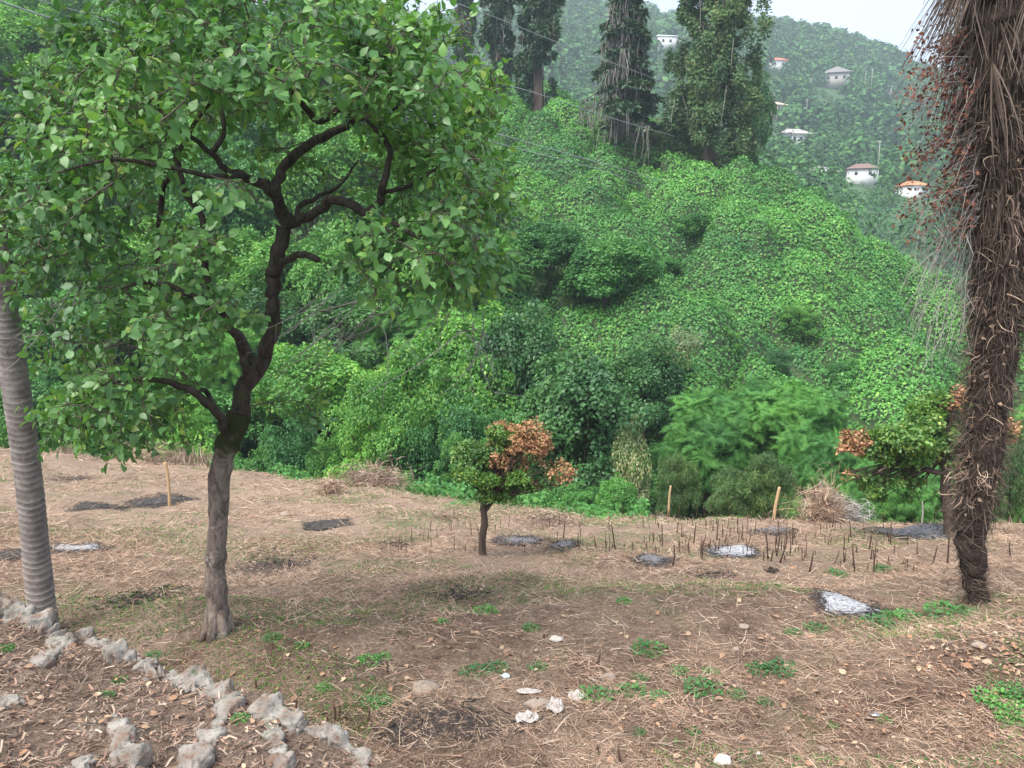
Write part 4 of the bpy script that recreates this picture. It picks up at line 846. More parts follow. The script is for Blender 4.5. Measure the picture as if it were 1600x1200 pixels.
# ---------------- citrus trees
def small_tree(name, base, path, branches, lobes, label, d, leafsz, nleaf):
    b = np.array(base); t = empty(name, tuple(b)); tag(t, label, 'tree'); mb = MB(); s = d/FPX
    q = smooth_path([P(*p) for p in path], 30)-b; mb.tube(q, np.interp(np.linspace(0, 1, 30), [0, .1, 1], [branches[0]*1.5*s, branches[0]*s, branches[0]*.7*s]), 10, True, .15, 3)
    for p, w_ in branches[1]:
        q2 = smooth_path([P(*z) for z in p], 16)-b; mb.tube(q2, np.linspace(w_[0]*s, w_[1]*s, 16), 7, False, .1, 4)
    r = np.random.default_rng(int(path[0][0])); groups = {}
    for u, v, ru, rv, dd, rd, mat, fr in lobes:
        for z in range(9):
            o3 = norm(r.normal(size=3))*r.uniform(.35, 1.0); k3 = r.uniform(.28, .5); m_ = mat if r.random() > .3 else {'deadleaf': 'citrus', 'citrus': 'citrus'}[mat]
            groups.setdefault(m_, []).append((*(P(u+o3[0]*ru*1.25, v+o3[1]*rv*1.2, d+dd+o3[2]*rd)-b), ru*s*k3, rd*k3, rv*s*k3*1.1, fr/9))
    tip0 = P(*path[-1])-b
    for ls in groups.values():
        for l in ls:
            for k in range(2):
                e_ = np.array(l[:3])+norm(r.normal(size=3))*np.array(l[3:6])*.9; mid = (tip0+e_)/2+r.normal(size=3)*.08
                tt = np.linspace(0, 1, 6)[:, None]; mb.tube((1-tt)**2*tip0+2*tt*(1-tt)*mid+tt*tt*e_, np.linspace(.016, .004, 6), 4, False)
    mb.build('trunk', M['trunk'], t, True)
    for mat, ls in groups.items():
        fr = sum(l[6] for l in ls); dl = mat == 'deadleaf'; V, F = lobe_leaves([l[:6] for l in ls], int(nleaf*fr*(.42 if dl else .85)), leafsz*(.9 if dl else 1), r, OVATE, sub=7 if dl else 11, subr=.75 if dl else .5, shell=.35, jit=.9)
        link('dead_crown' if mat == 'deadleaf' else 'crown', mesh_np('crown', V, F, M[mat]), t)
    return t
cb = gpt(755, 868); D = cb[1]
small_tree('citrus_tree', cb, [(755, 872, D), (753, 845, D), (757, 815, D), (755, 790, D), (762, 775, D)], (6.5, [([(757, 800, D), (768, 785, D), (785, 760, D), (800, 735, D)], [4, 2]), ([(756, 790, D), (748, 765, D), (740, 740, D)], [4, 2])]),
  [(748, 738, 34, 36, 0, .32, 'citrus', .28), (775, 700, 26, 26, .1, .25, 'citrus', .14), (795, 765, 34, 20, -.1, .25, 'citrus', .12), (740, 705, 18, 14, 0, .2, 'citrus', .05), (818, 720, 56, 44, 0, .42, 'deadleaf', .5), (800, 690, 26, 22, .1, .25, 'deadleaf', .18), (850, 745, 20, 22, 0, .2, 'deadleaf', .12)],
  'small citrus tree, half green and half scorched orange brown, alone in the field', D, .05, 17000)
cb = gpt(1484, 838); D = cb[1]
small_tree('citrus_tree', cb, [(1484, 842, D), (1482, 800, D), (1477, 765, D), (1478, 735, D), (1472, 715, D)], (9, [([(1477, 740, D), (1450, 735, D), (1425, 722, D), (1390, 728, D-.2), (1372, 738, D-.3)], [5, 2]), ([(1477, 735, D), (1500, 700, D), (1530, 660, D)], [5, 2]), ([(1475, 730, D), (1455, 700, D), (1430, 670, D)], [4, 2])]),
  [(1430, 690, 55, 32, 0, .6, 'citrus', .38), (1470, 655, 48, 30, .1, .5, 'citrus', .25), (1392, 712, 38, 26, -.1, .4, 'citrus', .18), (1372, 745, 18, 12, 0, .2, 'citrus', .05), (1490, 700, 30, 26, 0, .4, 'citrus', .15), (1400, 760, 40, 24, .1, .4, 'citrus', .12), (1338, 705, 19, 26, 0, .25, 'deadleaf', .07), (1325, 745, 9, 8, 0, .12, 'deadleaf', .015), (1498, 620, 28, 14, 0, .25, 'deadleaf', .06), (1572, 670, 22, 18, 0, .22, 'deadleaf', .08)],
  'spreading green citrus with scorched brown tips behind the shaggy palm', D, .062, 30000)

# ---------------- stone topped bank in the lower left corner
EDGE = [(-260, 900, 5.1), (-120, 922, 4.95), (0, 950, 4.8), (75, 985, 4.65), (150, 1005, 4.5), (210, 1035, 4.4), (330, 1082, 4.2), (378, 1095, 4.1), (430, 1120, 4.0), (520, 1155, 3.85), (590, 1210, 3.7), (650, 1300, 3.5), (690, 1380, 3.2)]
EW = np.array([P(*q) for q in EDGE]); INN = [P(*q) for q in [(-300, 1150, 3.2), (0, 1210, 3.1), (300, 1220, 3.3), (480, 1260, 3.3), (100, 1100, 3.8), (250, 1150, 3.7), (200, 1380, 2.5), (500, 1450, 2.6), (-200, 1350, 2.4)]]
BK = TPS([(p[0], p[1]) for p in [*EW, *INN]], [p[2] for p in [*EW, *INN]], 1e-3)
def bz(x, y): return BK(x, y)+fbm(x, y, 2.2, 31, 3)*.09+fbm(x, y, 12, 35, 3)*.02
ep = smooth_path(EW, 200); X, Y, Z = [], [], []
for t in np.r_[np.linspace(-.3, 0, 14), np.linspace(.02, 1, 90)]:
    if t <= 0:
        x = ep[:, 0]-t*.35*.5; y = ep[:, 1]-t*1.0*.9; zt = bz(ep[:, 0], ep[:, 1]); g = gz(x, y)-.25; s = (-t/.3)**.7; z = zt*(1-s)+g*s+fbm(x*1.0+t*9, y, 5, 33, 3)*.12
    else: x = ep[:, 0]-t*.9; y = ep[:, 1]-t*2.9; z = bz(x, y)
    X.append(x); Y.append(y); Z.append(z)
def bankmat():
    m, nt, bs, out = newmat('bank_soil'); g = nt.nodes.new('ShaderNodeNewGeometry').outputs['Position']
    c = mixc(nt, ramp(nt, noise(nt, 60, 8, .75, g), .35, .65), (.08, .052, .04), (.27, .19, .14)); c = mixc(nt, ramp(nt, noise(nt, 6, 6, .7, g), .58, .66), c, (.3, .26, .22))
    nt.links.new(c, bs.inputs['Base Color']); bs.inputs['Roughness'].default_value = .95
    bp = N(nt, 'ShaderNodeBump', Strength=1., Distance=.02); nt.links.new(noise(nt, 50, 8, .75, g), bp.inputs['Height']); nt.links.new(bp.outputs[0], bs.inputs['Normal']); return m
tag(link('raised_bank', grid_mesh('raised_bank', np.array(X), np.array(Y), np.array(Z), bankmat())), kind='structure')
def bpt(u, v):
    r = ray(u, v); t = np.linspace(2.2, 5.3, 400)/r[1]; Q = r[None]*t[:, None]; k = np.argmax(CAMZ+Q[:, 2] < bz(Q[:, 0], Q[:, 1])); return np.array([Q[k, 0], Q[k, 1], float(bz(Q[k, 0], Q[k, 1]))])
def rock(name, px, w, label, seed, mat='rock', f=bpt, sink=.58, grp=None, amp=.35, sc3=9.):
    pts = [f(*p) for p in px]; c = np.mean(pts, axis=0); rad = [ww*c[1]/FPX/2 for ww in w]
    if len(pts) == 1: q = rad[0]; pts = [pts[0]+[-q, 0, 0], pts[0]+[0, q*.1, q*.1], pts[0]+[q, 0, 0]]; rad = [q*.7, q*.75, q*.65]
    pts = [p+np.array([0, 0, r_*(1-2*sink)]) for p, r_ in zip(pts, np.interp(np.linspace(0, 1, len(pts)), np.linspace(0, 1, len(rad)), rad))]
    me = rockmesh(name, [p-c for p in pts], rad, M[mat], seed, 18, amp, sc3); o = link(name, me, None, tuple(c)); tag(o, label, 'rock', grp); return o
RK = [([(-10, 958), (20, 962), (48, 980)], [30, 34, 24], 'pale pitted rock at the far left top of the stony bank'), ([(55, 985), (80, 992), (100, 1000)], [20, 26, 20], 'small pale rock at the foot of the ringed palm'),
 ([(60, 1045), (75, 1030), (100, 1012), (125, 1003), (150, 1008)], [18, 30, 26, 34, 24], 'curved pitted rock ridge just right of the ringed palm foot'), ([(5, 1110), (22, 1098), (35, 1092)], [34, 30, 18], 'pale rock poking out at the left border of the bank'),
 ([(195, 1028), (215, 1036), (235, 1050)], [20, 26, 22], 'small rock left of the two at the bank edge'), ([(225, 1065), (240, 1060), (262, 1058)], [22, 26, 16], 'grey rock just below the bank edge middle'),
 ([(205, 1210), (195, 1170), (182, 1135), (178, 1115)], [34, 30, 22, 14], 'upright pitted ridge in the middle of the bank'), ([(110, 1215), (125, 1200), (140, 1185)], [30, 26, 16], 'pale rock at the bottom left of the bank'),
 ([(285, 1215), (318, 1175), (340, 1140), (356, 1110), (372, 1092)], [36, 34, 28, 34, 38], 'long slanting stone ridge with mossy face, longest on the bank'), ([(432, 1215), (436, 1175), (428, 1150), (418, 1122)], [40, 34, 26, 24], 'white pitted ridge right of the long slanting one'),
 ([(462, 1135), (475, 1142)], [22, 18], 'small pale rock at the right lip of the bank'), ([(560, 1210), (565, 1190), (570, 1172)], [26, 24, 16], 'grey stone at the right end of the bank'), ([(270, 1068), (300, 1080), (330, 1088)], [12, 14, 12], 'thin stone edge between bank middle and long ridge')]
for i, (p, w_, lb) in enumerate([([(-60, 940), (0, 950), (75, 984)], [22, 26, 20], 'broken stone edging left of the ringed palm'), ([(140, 1004), (175, 1018), (212, 1036)], [16, 20, 16], 'broken stone edging between palm and edge rocks'), ([(255, 1056), (292, 1068), (330, 1082), (372, 1092)], [18, 24, 18, 22], 'broken stone edging up to the long slanting ridge'), ([(392, 1104), (425, 1118), (470, 1136), (520, 1155), (556, 1180)], [20, 22, 16, 20, 18], 'broken stone edging at the right end of the bank')]):
    rock('stone_edging', p, [q*1.4 for q in w_], lb, 61+i)['category'] = 'stone edging'
for i, (p, w_, lb) in enumerate(RK): rock('rock', p, w_, lb, i+1)
ST = [((868, 1005), 24, 'whitestone', 'white angular stone alone in the middle of the field'), ((1162, 984), 18, 'stone', 'grey brown stone left of the large ash patch'), ((1150, 1017), 12, 'stone', 'small stone below the grey brown one'), ((1530, 1012), 22, 'stone', 'rounded grey stone under the shaggy palm'),
 ((950, 1062), 26, 'stone', 'low brown stone half sunk in the middle foreground'), ((1128, 1196), 34, 'whitestone', 'white stone at the bottom border'), ((1285, 1172), 14, 'stone', 'small stone low in the right foreground'), ((840, 1105), 50, 'stone', 'dirt covered stone under the torn plastic'),
 ((447, 805), 16, 'stone', 'stone in the field right of the persimmon trunk'), ((530, 1175), 12, 'whitestone', 'small white stone beside the bank end'), ((1185, 1180), 12, 'whitestone', 'tiny white stone right of the bottom white stone'), ((660, 1078), 60, 'stone', 'long flat slab sunk in soil left of the torn plastic')]
for i, (p, w_, mt, lb) in enumerate(ST):
    if w_ == 60: w_ = 50
    if True: rock('stone', [p], [w_*.8], lb, 40+i, mt, gpt, .42 if w_ < 45 else .62, amp=.2, sc3=12)
def scrap(u, v, w_, h_, mat, label, seed, name='plastic_scrap', f=gpt):
    c = f(u, v); s = c[1]/FPX; r = np.random.default_rng(seed); n = 9; th = np.linspace(0, 2*np.pi, 22, endpoint=False); V = []
    for k in range(n):
        q = (k+.3)/n; rr = q*(1+.35*vnoise(np.cos(th)*1.7+seed, np.sin(th)*1.7, 1, 80)); x = np.cos(th)*rr*w_*s/2; y = np.sin(th)*rr*h_*s
        V.append(np.stack([x, y, .012+np.abs(fbm(x*1., y, 60, 81, 3))*h_*s*1.3*(1-q*.4)], 1))
    i = np.arange(n-1)[:, None]*22; j = np.arange(22)[None]; F = np.stack([i+j, i+(j+1) % 22, i+22+(j+1) % 22, i+22+j], -1).reshape(-1, 4)
    o = link(name, mesh_np(name, np.concatenate(V), F, M[mat]), None, tuple(c)); md = o.modifiers.new('solid', 'SOLIDIFY'); md.thickness = .002; tag(o, label, {'plastic_scrap': 'plastic scrap'}.get(name, name.replace('_', ' '))); return o
scrap(823, 1128, 44, 18, 'plastic', 'crumpled white plastic below the dirt covered stone', 1); scrap(868, 1110, 32, 22, 'plastic', 'crumpled white plastic right of the dirt covered stone', 2); scrap(825, 1083, 50, 8, 'plastic', 'torn white plastic strip above the dirt covered stone', 3)
scrap(900, 1092, 28, 16, 'plastic', 'grey film scrap farthest right of the torn plastic', 4); scrap(790, 1060, 16, 8, 'blueplastic', 'pale blue scrap beside a green weed', 5); scrap(470, 981, 9, 4, 'redleaf', 'tiny reddish scrap right of the persimmon foot', 6)
c = gpt(1366, 1120); mb = MB(); mb.tube([(0, 0, 0), (0, .004, .014)], [.04, .042], 20); mb.tube([(0, .004, .015), (0, .005, .022)], [.022, .018], 14); o = mb.build('jar_lid', M['metal'], None, False, tuple(c)); tag(o, 'round grey lid lying in the right foreground', 'lid')

# ---------------- stakes
def stake(px, w_, label, mat='wood'):
    b = gpt(*px[0]); pts = smooth_path([P(u, v, b[1]) for u, v in px], 14); pts[0] -= [0, 0, .15]; mb = MB(); mb.tube(pts-b, np.linspace(w_, w_*.8, 14)*b[1]/FPX/2, 8, True, .12, 5); o = mb.build('stake', M[mat], None, True, tuple(b)); tag(o, label, 'stake')
stake([(265, 790), (264, 760), (261, 735), (257, 722)], 5.5, 'pale bent stake standing beside a black burnt patch left of the persimmon'); stake([(1045, 795), (1046, 776), (1048, 759)], 4, 'short pale bent stake before the bamboo')
stake([(1209, 811), (1212, 790), (1218, 761)], 6, 'leaning pale stake before the tall bamboo'); stake([(1282, 812), (1282, 780), (1283, 752)], 6, 'grey upright stump before the brush pile', 'greytwig'); stake([(1440, 822), (1442, 800), (1441, 784)], 3, 'thin broken stake left of the right citrus', 'greytwig')
stake([(768, 785), (769, 765)], 4, 'pale sawn stick at the small citrus fork', 'wood') if False else None

LM = [((868, 1005), 'white angular stone'), ((1322, 946), 'largest ash patch'), ((1530, 950), 'shaggy palm foot'), ((342, 990), 'persimmon foot'), ((755, 868), 'small citrus foot'), ((830, 1105), 'torn plastic'), ((1366, 1120), 'grey lid'), ((1530, 1012), 'rounded grey stone'),
  ((790, 1060), 'pale blue scrap'), ((1162, 984), 'grey brown stone'), ((1128, 1196), 'bottom white stone'), ((508, 825), 'black burnt field patch'), ((118, 861), 'white ash heap'), ((1148, 860), 'long pale ash patch'), ((700, 1128), 'broad charred ground'), ((950, 1062), 'half sunk brown stone'), ((1112, 900), 'scorched tuft patch'), ((215, 935), 'left scorched grass patch'), ((660, 1078), 'flat slab'), ((1210, 790), 'leaning stake'), ((1484, 838), 'right citrus foot'), ((470, 981), 'tiny reddish scrap'), ((1285, 1172), 'small stone low at right')]
USED = {}
def where(u, v):
    for (a_, b_), nm in sorted(LM, key=lambda l: (l[0][0]-u)**2+((l[0][1]-v)*1.6)**2):
        dx, dy = u-a_, (v-b_)*1.6; dr = ('right of' if dx > 0 else 'left of') if abs(dx) > abs(dy) else ('in front of' if dy > 0 else 'behind')
        dist = math.hypot(dx, dy); ad = 'just ' if dist < 45 else ('a little ' if dist < 100 else 'well ')
        k = f'{ad}{dr} the {nm}'
        if k not in USED and dist < 260: USED[k] = 1; return k
    return None
# ---------------- burnt stalks
sm = []
for k in range(7):
    r = np.random.default_rng(200+k); mb = MB(); z = np.linspace(-.05, 1, 6); mb.tube(np.c_[r.normal(size=6).cumsum()*.003, z*0, z], np.linspace(.0085, .005, 6), 5); sm.append(mb.mesh('burnt_stalk', M['stalk'], True))
def stalk(u, v, h, label='charred thin stalk sticking up from the cut straw field', group='burnt stalks across the right field', wd=1.):
    b = gpt(u, v); s = h*b[1]/FPX; o = link('burnt_stalk', sm[random.randrange(7)], None, tuple(b)); o.scale = (wd*1.15, wd*1.15, s); o.rotation_euler = (random.gauss(0, .07), random.gauss(0, .1), random.uniform(0, 6)); tag(o, label, 'stalk', group)
for i in range(215):
    u = random.triangular(840, 1560, 1130); v = random.uniform(805, 885+18*math.sin(u/200)); stalk(u, v, random.choice([8, 12, 16, 20, 28])*random.uniform(.7, 1.2), wd=random.uniform(.6, 1.1))
for i in range(30): stalk(random.uniform(600, 860), random.uniform(818, 875), random.uniform(8, 26), wd=.7)
for u, v, h in [(961, 860, 48), (1052, 888, 40), (1084, 850, 38), (1120, 845, 35), (1200, 875, 45), (1213, 870, 40), (1219, 880, 48), (1097, 875, 35), (1335, 893, 48), (1365, 897, 40), (1358, 860, 30), (1390, 850, 40), (1456, 885, 35), (1480, 885, 60), (1578, 870, 25), (1035, 855, 40), (881, 842, 30), (1238, 855, 42), (1265, 895, 38), (1076, 868, 28)]: stalk(u, v, h, 'tall charred stalk '+(where(u, v) or 'among the thickest stalks'), wd=1.3)
for i, (u, v, h) in enumerate([(463, 1115, 22), (511, 1138, 20), (524, 1128, 34), (530, 1122, 20), (576, 1132, 26), (605, 1052, 18), (617, 1000, 8), (400, 1078, 18), (935, 1180, 20), (968, 1190, 26), (850, 1000, 8), (935, 1040, 22)]):
    stalk(u, v, h, 'short black stub '+(where(u, v) or 'in scorched soil by the bank'), 'short black stubs in the foreground', 1.0)

# ---------------- ash and char patches
def ashmat(name, core, rim, thr):
    m, nt, bs, out = newmat(name); at = N(nt, 'ShaderNodeAttribute', attribute_name='rad'); ad = N(nt, 'ShaderNodeMath', operation='MULTIPLY_ADD'); ad.inputs[1].default_value = 2.6
    g = nt.nodes.new('ShaderNodeNewGeometry').outputs['Position']; nt.links.new(noise(nt, 13, 8, .75, g), ad.inputs[0]); nt.links.new(at.outputs['Fac'], ad.inputs[2]); dv4 = N(nt, 'ShaderNodeMath', operation='MULTIPLY'); dv4.inputs[1].default_value = .25; nt.links.new(ad.outputs[0], dv4.inputs[0]); ad = dv4
    a = mixc(nt, ramp(nt, noise(nt, 30, 8, .8, g), .4, .6), tuple(x*.3 for x in core), core); c = mixc(nt, ramp(nt, ad.outputs[0], thr/4, thr/4+.06), a, mixc(nt, ramp(nt, noise(nt, 40, 6, .8, g), .45, .65), rim, tuple(x*2.2+.03 for x in rim)))
    nt.links.new(c, bs.inputs['Base Color']); bs.inputs['Roughness'].default_value = .95; bp = N(nt, 'ShaderNodeBump', Strength=1., Distance=.02); nt.links.new(noise(nt, 45, 8, .75, g), bp.inputs['Height']); nt.links.new(bp.outputs[0], bs.inputs['Normal'])
    # ragged, see-through margin where the ash thins out
    tr = nt.nodes.new('ShaderNodeBsdfTransparent'); ms = nt.nodes.new('ShaderNodeMixShader'); nt.links.new(ramp(nt, ad.outputs[0], (1.45 if name == 'thin_scorch' else 1.9)/4, (2.1 if name == 'thin_scorch' else 2.35)/4), ms.inputs[0]); nt.links.new(bs.outputs[0], ms.inputs[1]); nt.links.new(tr.outputs[0], ms.inputs[2]); nt.links.new(ms.outputs[0], out.inputs[0]); return m
M['ashw'] = ashmat('white_ash', (.52, .52, .55), (.02, .019, .02), 1.78); M['ashg'] = ashmat('grey_ash', (.27, .26, .28), (.03, .027, .026), 1.6); M['ashb'] = ashmat('black_char', (.10, .09, .09), (.028, .022, .02), 1.2); M['ashr'] = ashmat('thin_scorch', (.05, .036, .032), (.045, .033, .028), 1.3)
AS = [(118, 861, 76, 20, 'ashw', 'white ash heap right of the ringed palm'), (18, 872, 60, 20, 'ashb', 'dark burnt spot left of the ringed palm'), (250, 784, 84, 20, 'ashb', 'black burnt patch around the pale bent stake'), (155, 792, 72, 11, 'ashb', 'thin black burnt patch left of the stake patch'),
 (118, 750, 60, 9, 'ashr', 'faint scorched streak at the left far field'), (508, 825, 70, 13, 'ashb', 'black burnt patch in the field right of the persimmon'), (815, 846, 90, 15, 'ashg', 'dark ash patch right of the small citrus foot'), (880, 852, 60, 14, 'ashg', 'grey ash spot next to the dark one by the small citrus'),
 (1032, 812, 48, 20, 'ashg', 'grey ash heap on the crest before the gully'), (1020, 875, 64, 16, 'ashg', 'grey ash smear among the stalks'), (1148, 860, 90, 15, 'ashw', 'long pale ash patch among the stalks'), (1210, 828, 70, 10, 'ashg', 'thin ash patch near the leaning stake'),
 (1425, 829, 130, 17, 'ashg', 'wide grey ash patch below the right citrus'), (1322, 946, 126, 28, 'ashw', 'white ash patch with black rim, largest in the right field'), (215, 935, 120, 26, 'ashr', 'scorched grass patch left of the persimmon'), (430, 885, 150, 30, 'ashr', 'scorched grass patch right of the persimmon'),
 (1112, 900, 64, 18, 'ashr', 'scorched tuft patch below the stalks'), (620, 851, 50, 12, 'ashr', 'small scorched mound left of the small citrus'), (720, 932, 110, 18, 'ashr', 'faint scorched patch in the middle field'), (690, 1132, 330, 76, 'ashr', 'broad charred ground left of the torn plastic')]
for u, v, w_, h_, mt, lb in AS:
    c = gpt(u, v); a = gpt(u, min(v+h_/2, 1190)); b = gpt(u, v-h_/2); hw = w_/2*c[1]/FPX*1.12; hd = min(max(.12, abs(b[1]-a[1])/2), hw*1.3)*1.25; r = np.random.default_rng(u); th = np.linspace(0, 2*np.pi, 72, endpoint=False); X, Y, Z, A = [], [], [], []
    for k in range(26):
        q = (k+.02)/25; rr = q*(1+.45*fbm(np.cos(th)*1.3+u*.1, np.sin(th)*1.3, 1, 90, 3)); x = c[0]+np.cos(th)*rr*hw; y = c[1]+np.sin(th)*rr*hd
        X.append(x); Y.append(y); Z.append(gz(x, y)+(.012 if mt != 'ashr' else .004)+(.03 if mt != 'ashr' else .0)*(1-q*q)+.02*np.maximum(fbm(x, y, 14, 92, 2), -.2)*(1-q)); A.append(np.full(72, q))
    i = np.arange(25)[:, None]*72; j = np.arange(72)[None]; F = np.stack([i+j, i+(j+1) % 72, i+72+(j+1) % 72, i+72+j], -1).reshape(-1, 4)[:, ::-1]
    V = np.c_[np.array(X).ravel()-c[0], np.array(Y).ravel()-c[1], np.array(Z).ravel()-c[2]]
    o = link('ash_patch', mesh_np('ash_patch', V, F, M[mt], True, {'rad': np.array(A).ravel()}), None, tuple(c)); tag(o, lb, 'ash patch')
    nb = int(220*min(3, hw*hd*4+.3)); th = r.uniform(0, 6.28, nb); q = r.uniform(.45 if mt == 'ashw' else .1, 1.35, nb); x = c[0]+np.cos(th)*q*hw*.85; y = c[1]+np.sin(th)*q*hd*.85
    V, F = ribbons(np.c_[x-c[0], y-c[1], gz(x, y)+.03-c[2]], np.c_[r.normal(size=(nb, 2)), r.normal(size=nb)*.25], r.uniform(.02, .1, nb), r.uniform(.004, .014, nb), r, 0, .1, 2)
    link('charcoal', mesh_np('charcoal', V, F, M['char']), o)['kind'] = 'stuff'

# ---------------- weeds
wm = []
for k in range(4):
    r = np.random.default_rng(300+k); n = 230; th = r.uniform(0, 6.28, n); q = r.random(n)**.6; p_ = np.c_[np.cos(th)*q*.16, np.sin(th)*q*.16, r.uniform(.0, .07, n)*(1-q*.6)]
    V, F = leaves(p_, np.c_[np.cos(th), np.sin(th), r.uniform(-.2, .6, n)]+r.normal(size=(n, 3))*.5, np.array([0, 0, 1.])+r.normal(size=(n, 3))*.4, r.uniform(.018, .044, n), OVATE); wm.append(mesh_np('weed', V, F, M['weed']))
WD = [(1015, 1020, 26), (760, 957, 20), (740, 1055, 22), (775, 1045, 20), (1098, 1080, 28), (1035, 1092, 20), (985, 1085, 24), (930, 1092, 28), (1195, 1103, 12), (1150, 1090, 16), (1225, 1050, 26), (1190, 1048, 22), (1400, 968, 24), (1370, 977, 26), (1480, 960, 30), (1420, 965, 20), (1275, 984, 18), (1240, 990, 14), (1560, 1100, 34), (1590, 1085, 28), (1580, 1125, 24), (1545, 1098, 20),
 (575, 1035, 20), (596, 1030, 14), (510, 942, 10), (505, 1080, 14), (975, 940, 12), (830, 985, 14), (1305, 897, 16), (1382, 893, 16), (425, 998, 14), (470, 1010, 12), (580, 1102, 18), (600, 1100, 14), (995, 1150, 12), (1082, 1150, 12), (1510, 958, 18), (1300, 1140, 10), (1380, 1130, 12), (720, 775, 16), (225, 870, 8), (690, 975, 12), (1000, 1060, 14), (1330, 960, 12), (1060, 1052, 16), (1110, 1054, 14), (840, 1045, 16)]
for u, v, w_ in WD:
    c = gpt(u, v); s = w_*c[1]/FPX/.32*2.2; o = link('weed', wm[random.randrange(4)], None, tuple(c)); o.scale = (s, s, s*.9); o.rotation_euler = (0, 0, random.uniform(0, 6)); lbw = where(u, v) or 'in the big green patch at the lower right border'; tag(o, ('broad' if w_ > 23 else 'small' if w_ > 15 else 'tiny')+' green weed '+lbw, 'weed', 'green weeds dotted over the clearing')
for (u, v), sl_ in zip([(185, 1065), (165, 1090), (10, 1015), (375, 1125), (240, 1025)], ['left of the bank edge rocks', 'above the upright pitted ridge', 'below the far left top rock', 'on the top of the long slanting ridge', 'beside the two small edge rocks']):
    c = bpt(u, v); o = link('weed', wm[random.randrange(4)], None, tuple(c)); o.scale = (.3, .3, .4); tag(o, 'tiny green sprig '+sl_, 'weed', 'green sprigs on the stony bank')

# ---------------- loose cover (stuff)
r = np.random.default_rng(61)
def gnd(n, y0, y1, pw=1.4, half=.78):
    y = y0+(y1-y0)*r.random(n)**pw; x = (r.random(n)*2-1)*y*half; return x, y, gz(x, y)
def lay(n, y0, y1, L, W_, pw, zoff=.012, tilt=.22):
    x, y, z = gnd(n, y0, y1, pw); kk = r.random(n) < np.clip(.62+2.4*fbm(x, y, .55, 171, 4), .28, 1); x, y, z = x[kk], y[kk], z[kk]; n = len(x); th = r.uniform(0, 6.28, n); return ribbons(np.c_[x, y, z+zoff*r.random(n)], np.c_[np.cos(th), np.sin(th), r.normal(size=n)*tilt], r.uniform(*L, n)*(1+y/14), r.uniform(*W_, n)*(.6+y/10), r, 0, .12, 2)
a, b = lay(190000, 4.2, 13, (.03, .12), (.002, .0045), 1.2); c_, d_ = lay(70000, 9, 26, (.05, .14), (.003, .006), 1.1, .02)
tag(link('straw', mesh_np('straw', np.r_[a, c_], np.r_[b, d_+len(a)], M['straw'])), 'cut dry straw and chopped stems strewn over the clearing', 'straw', kind='stuff')
x, y, z = gnd(3400, 4.2, 13, 1.3); k = (vnoise(x, y, .7, 95) > -.12); x, y, z = x[k], y[k], z[k]
q = np.array([gpt(r.uniform(1420, 1600), r.uniform(965, 1060)) for _ in range(420)]+[gpt(r.uniform(1100, 1600), r.uniform(1040, 1195)) for _ in range(260)]); x = np.r_[x, q[:, 0]]; y = np.r_[y, q[:, 1]]; z = np.r_[z, q[:, 2]]; n = len(x)
V, F = leaves(np.c_[x, y, z+.015], np.c_[r.normal(size=(n, 2)), r.normal(size=n)*.2], np.array([0, 0, 1.])+r.normal(size=(n, 3))*.35, r.uniform(.012, .065, n)*(.4+.8*r.random(n)), OVATE)
tag(link('leaf_litter', mesh_np('leaf_litter', V, F, M['litter'])), 'fallen dry tan leaves scattered on the brown ground', 'litter', kind='stuff')
x, y, z = gnd(130000, 4.3, 22, 1.25); g1 = fbm(x, y, .5, 97, 4)+.22*np.exp(-((y-6.6)/1.1)**2)+.1*(y > 13)-.04; k = g1 > .09; x, y, z = x[k], y[k], z[k]; n = len(x)
V, F = leaves(np.c_[x, y, z], np.c_[r.normal(size=(n, 2))*.7, r.uniform(.3, 1, n)], r.normal(size=(n, 3)), r.uniform(.015, .045, n)*(.8+y/18), LANCE)
V2, F2 = leaves(np.c_[x, y, z+.01][::2], r.normal(size=(len(x[::2]), 3))*[1, 1, .3], np.array([0, 0, 1.])+r.normal(size=(len(x[::2]), 3))*.4, r.uniform(.01, .026, len(x[::2])), KITE)
tag(link('grass', mesh_np('grass', np.r_[V, V2], np.r_[F, F2+len(V)], M['grass'])), 'thin fresh grass sprouting through the straw', 'grass', kind='stuff')
n = 3500; x, y, z = gnd(n, 4.2, 9, 1.5); V, F = ribbons(np.c_[x, y, z+.02], np.c_[r.normal(size=(n, 2)), r.normal(size=n)*.12], r.uniform(.08, .3, n), r.uniform(.003, .008, n), r, 0, .3, 4)
tag(link('dead_stems', mesh_np('dead_stems', V, F, M['chips'])), 'longer dry brown stems tangled over the near ground', 'dead stems', kind='stuff')
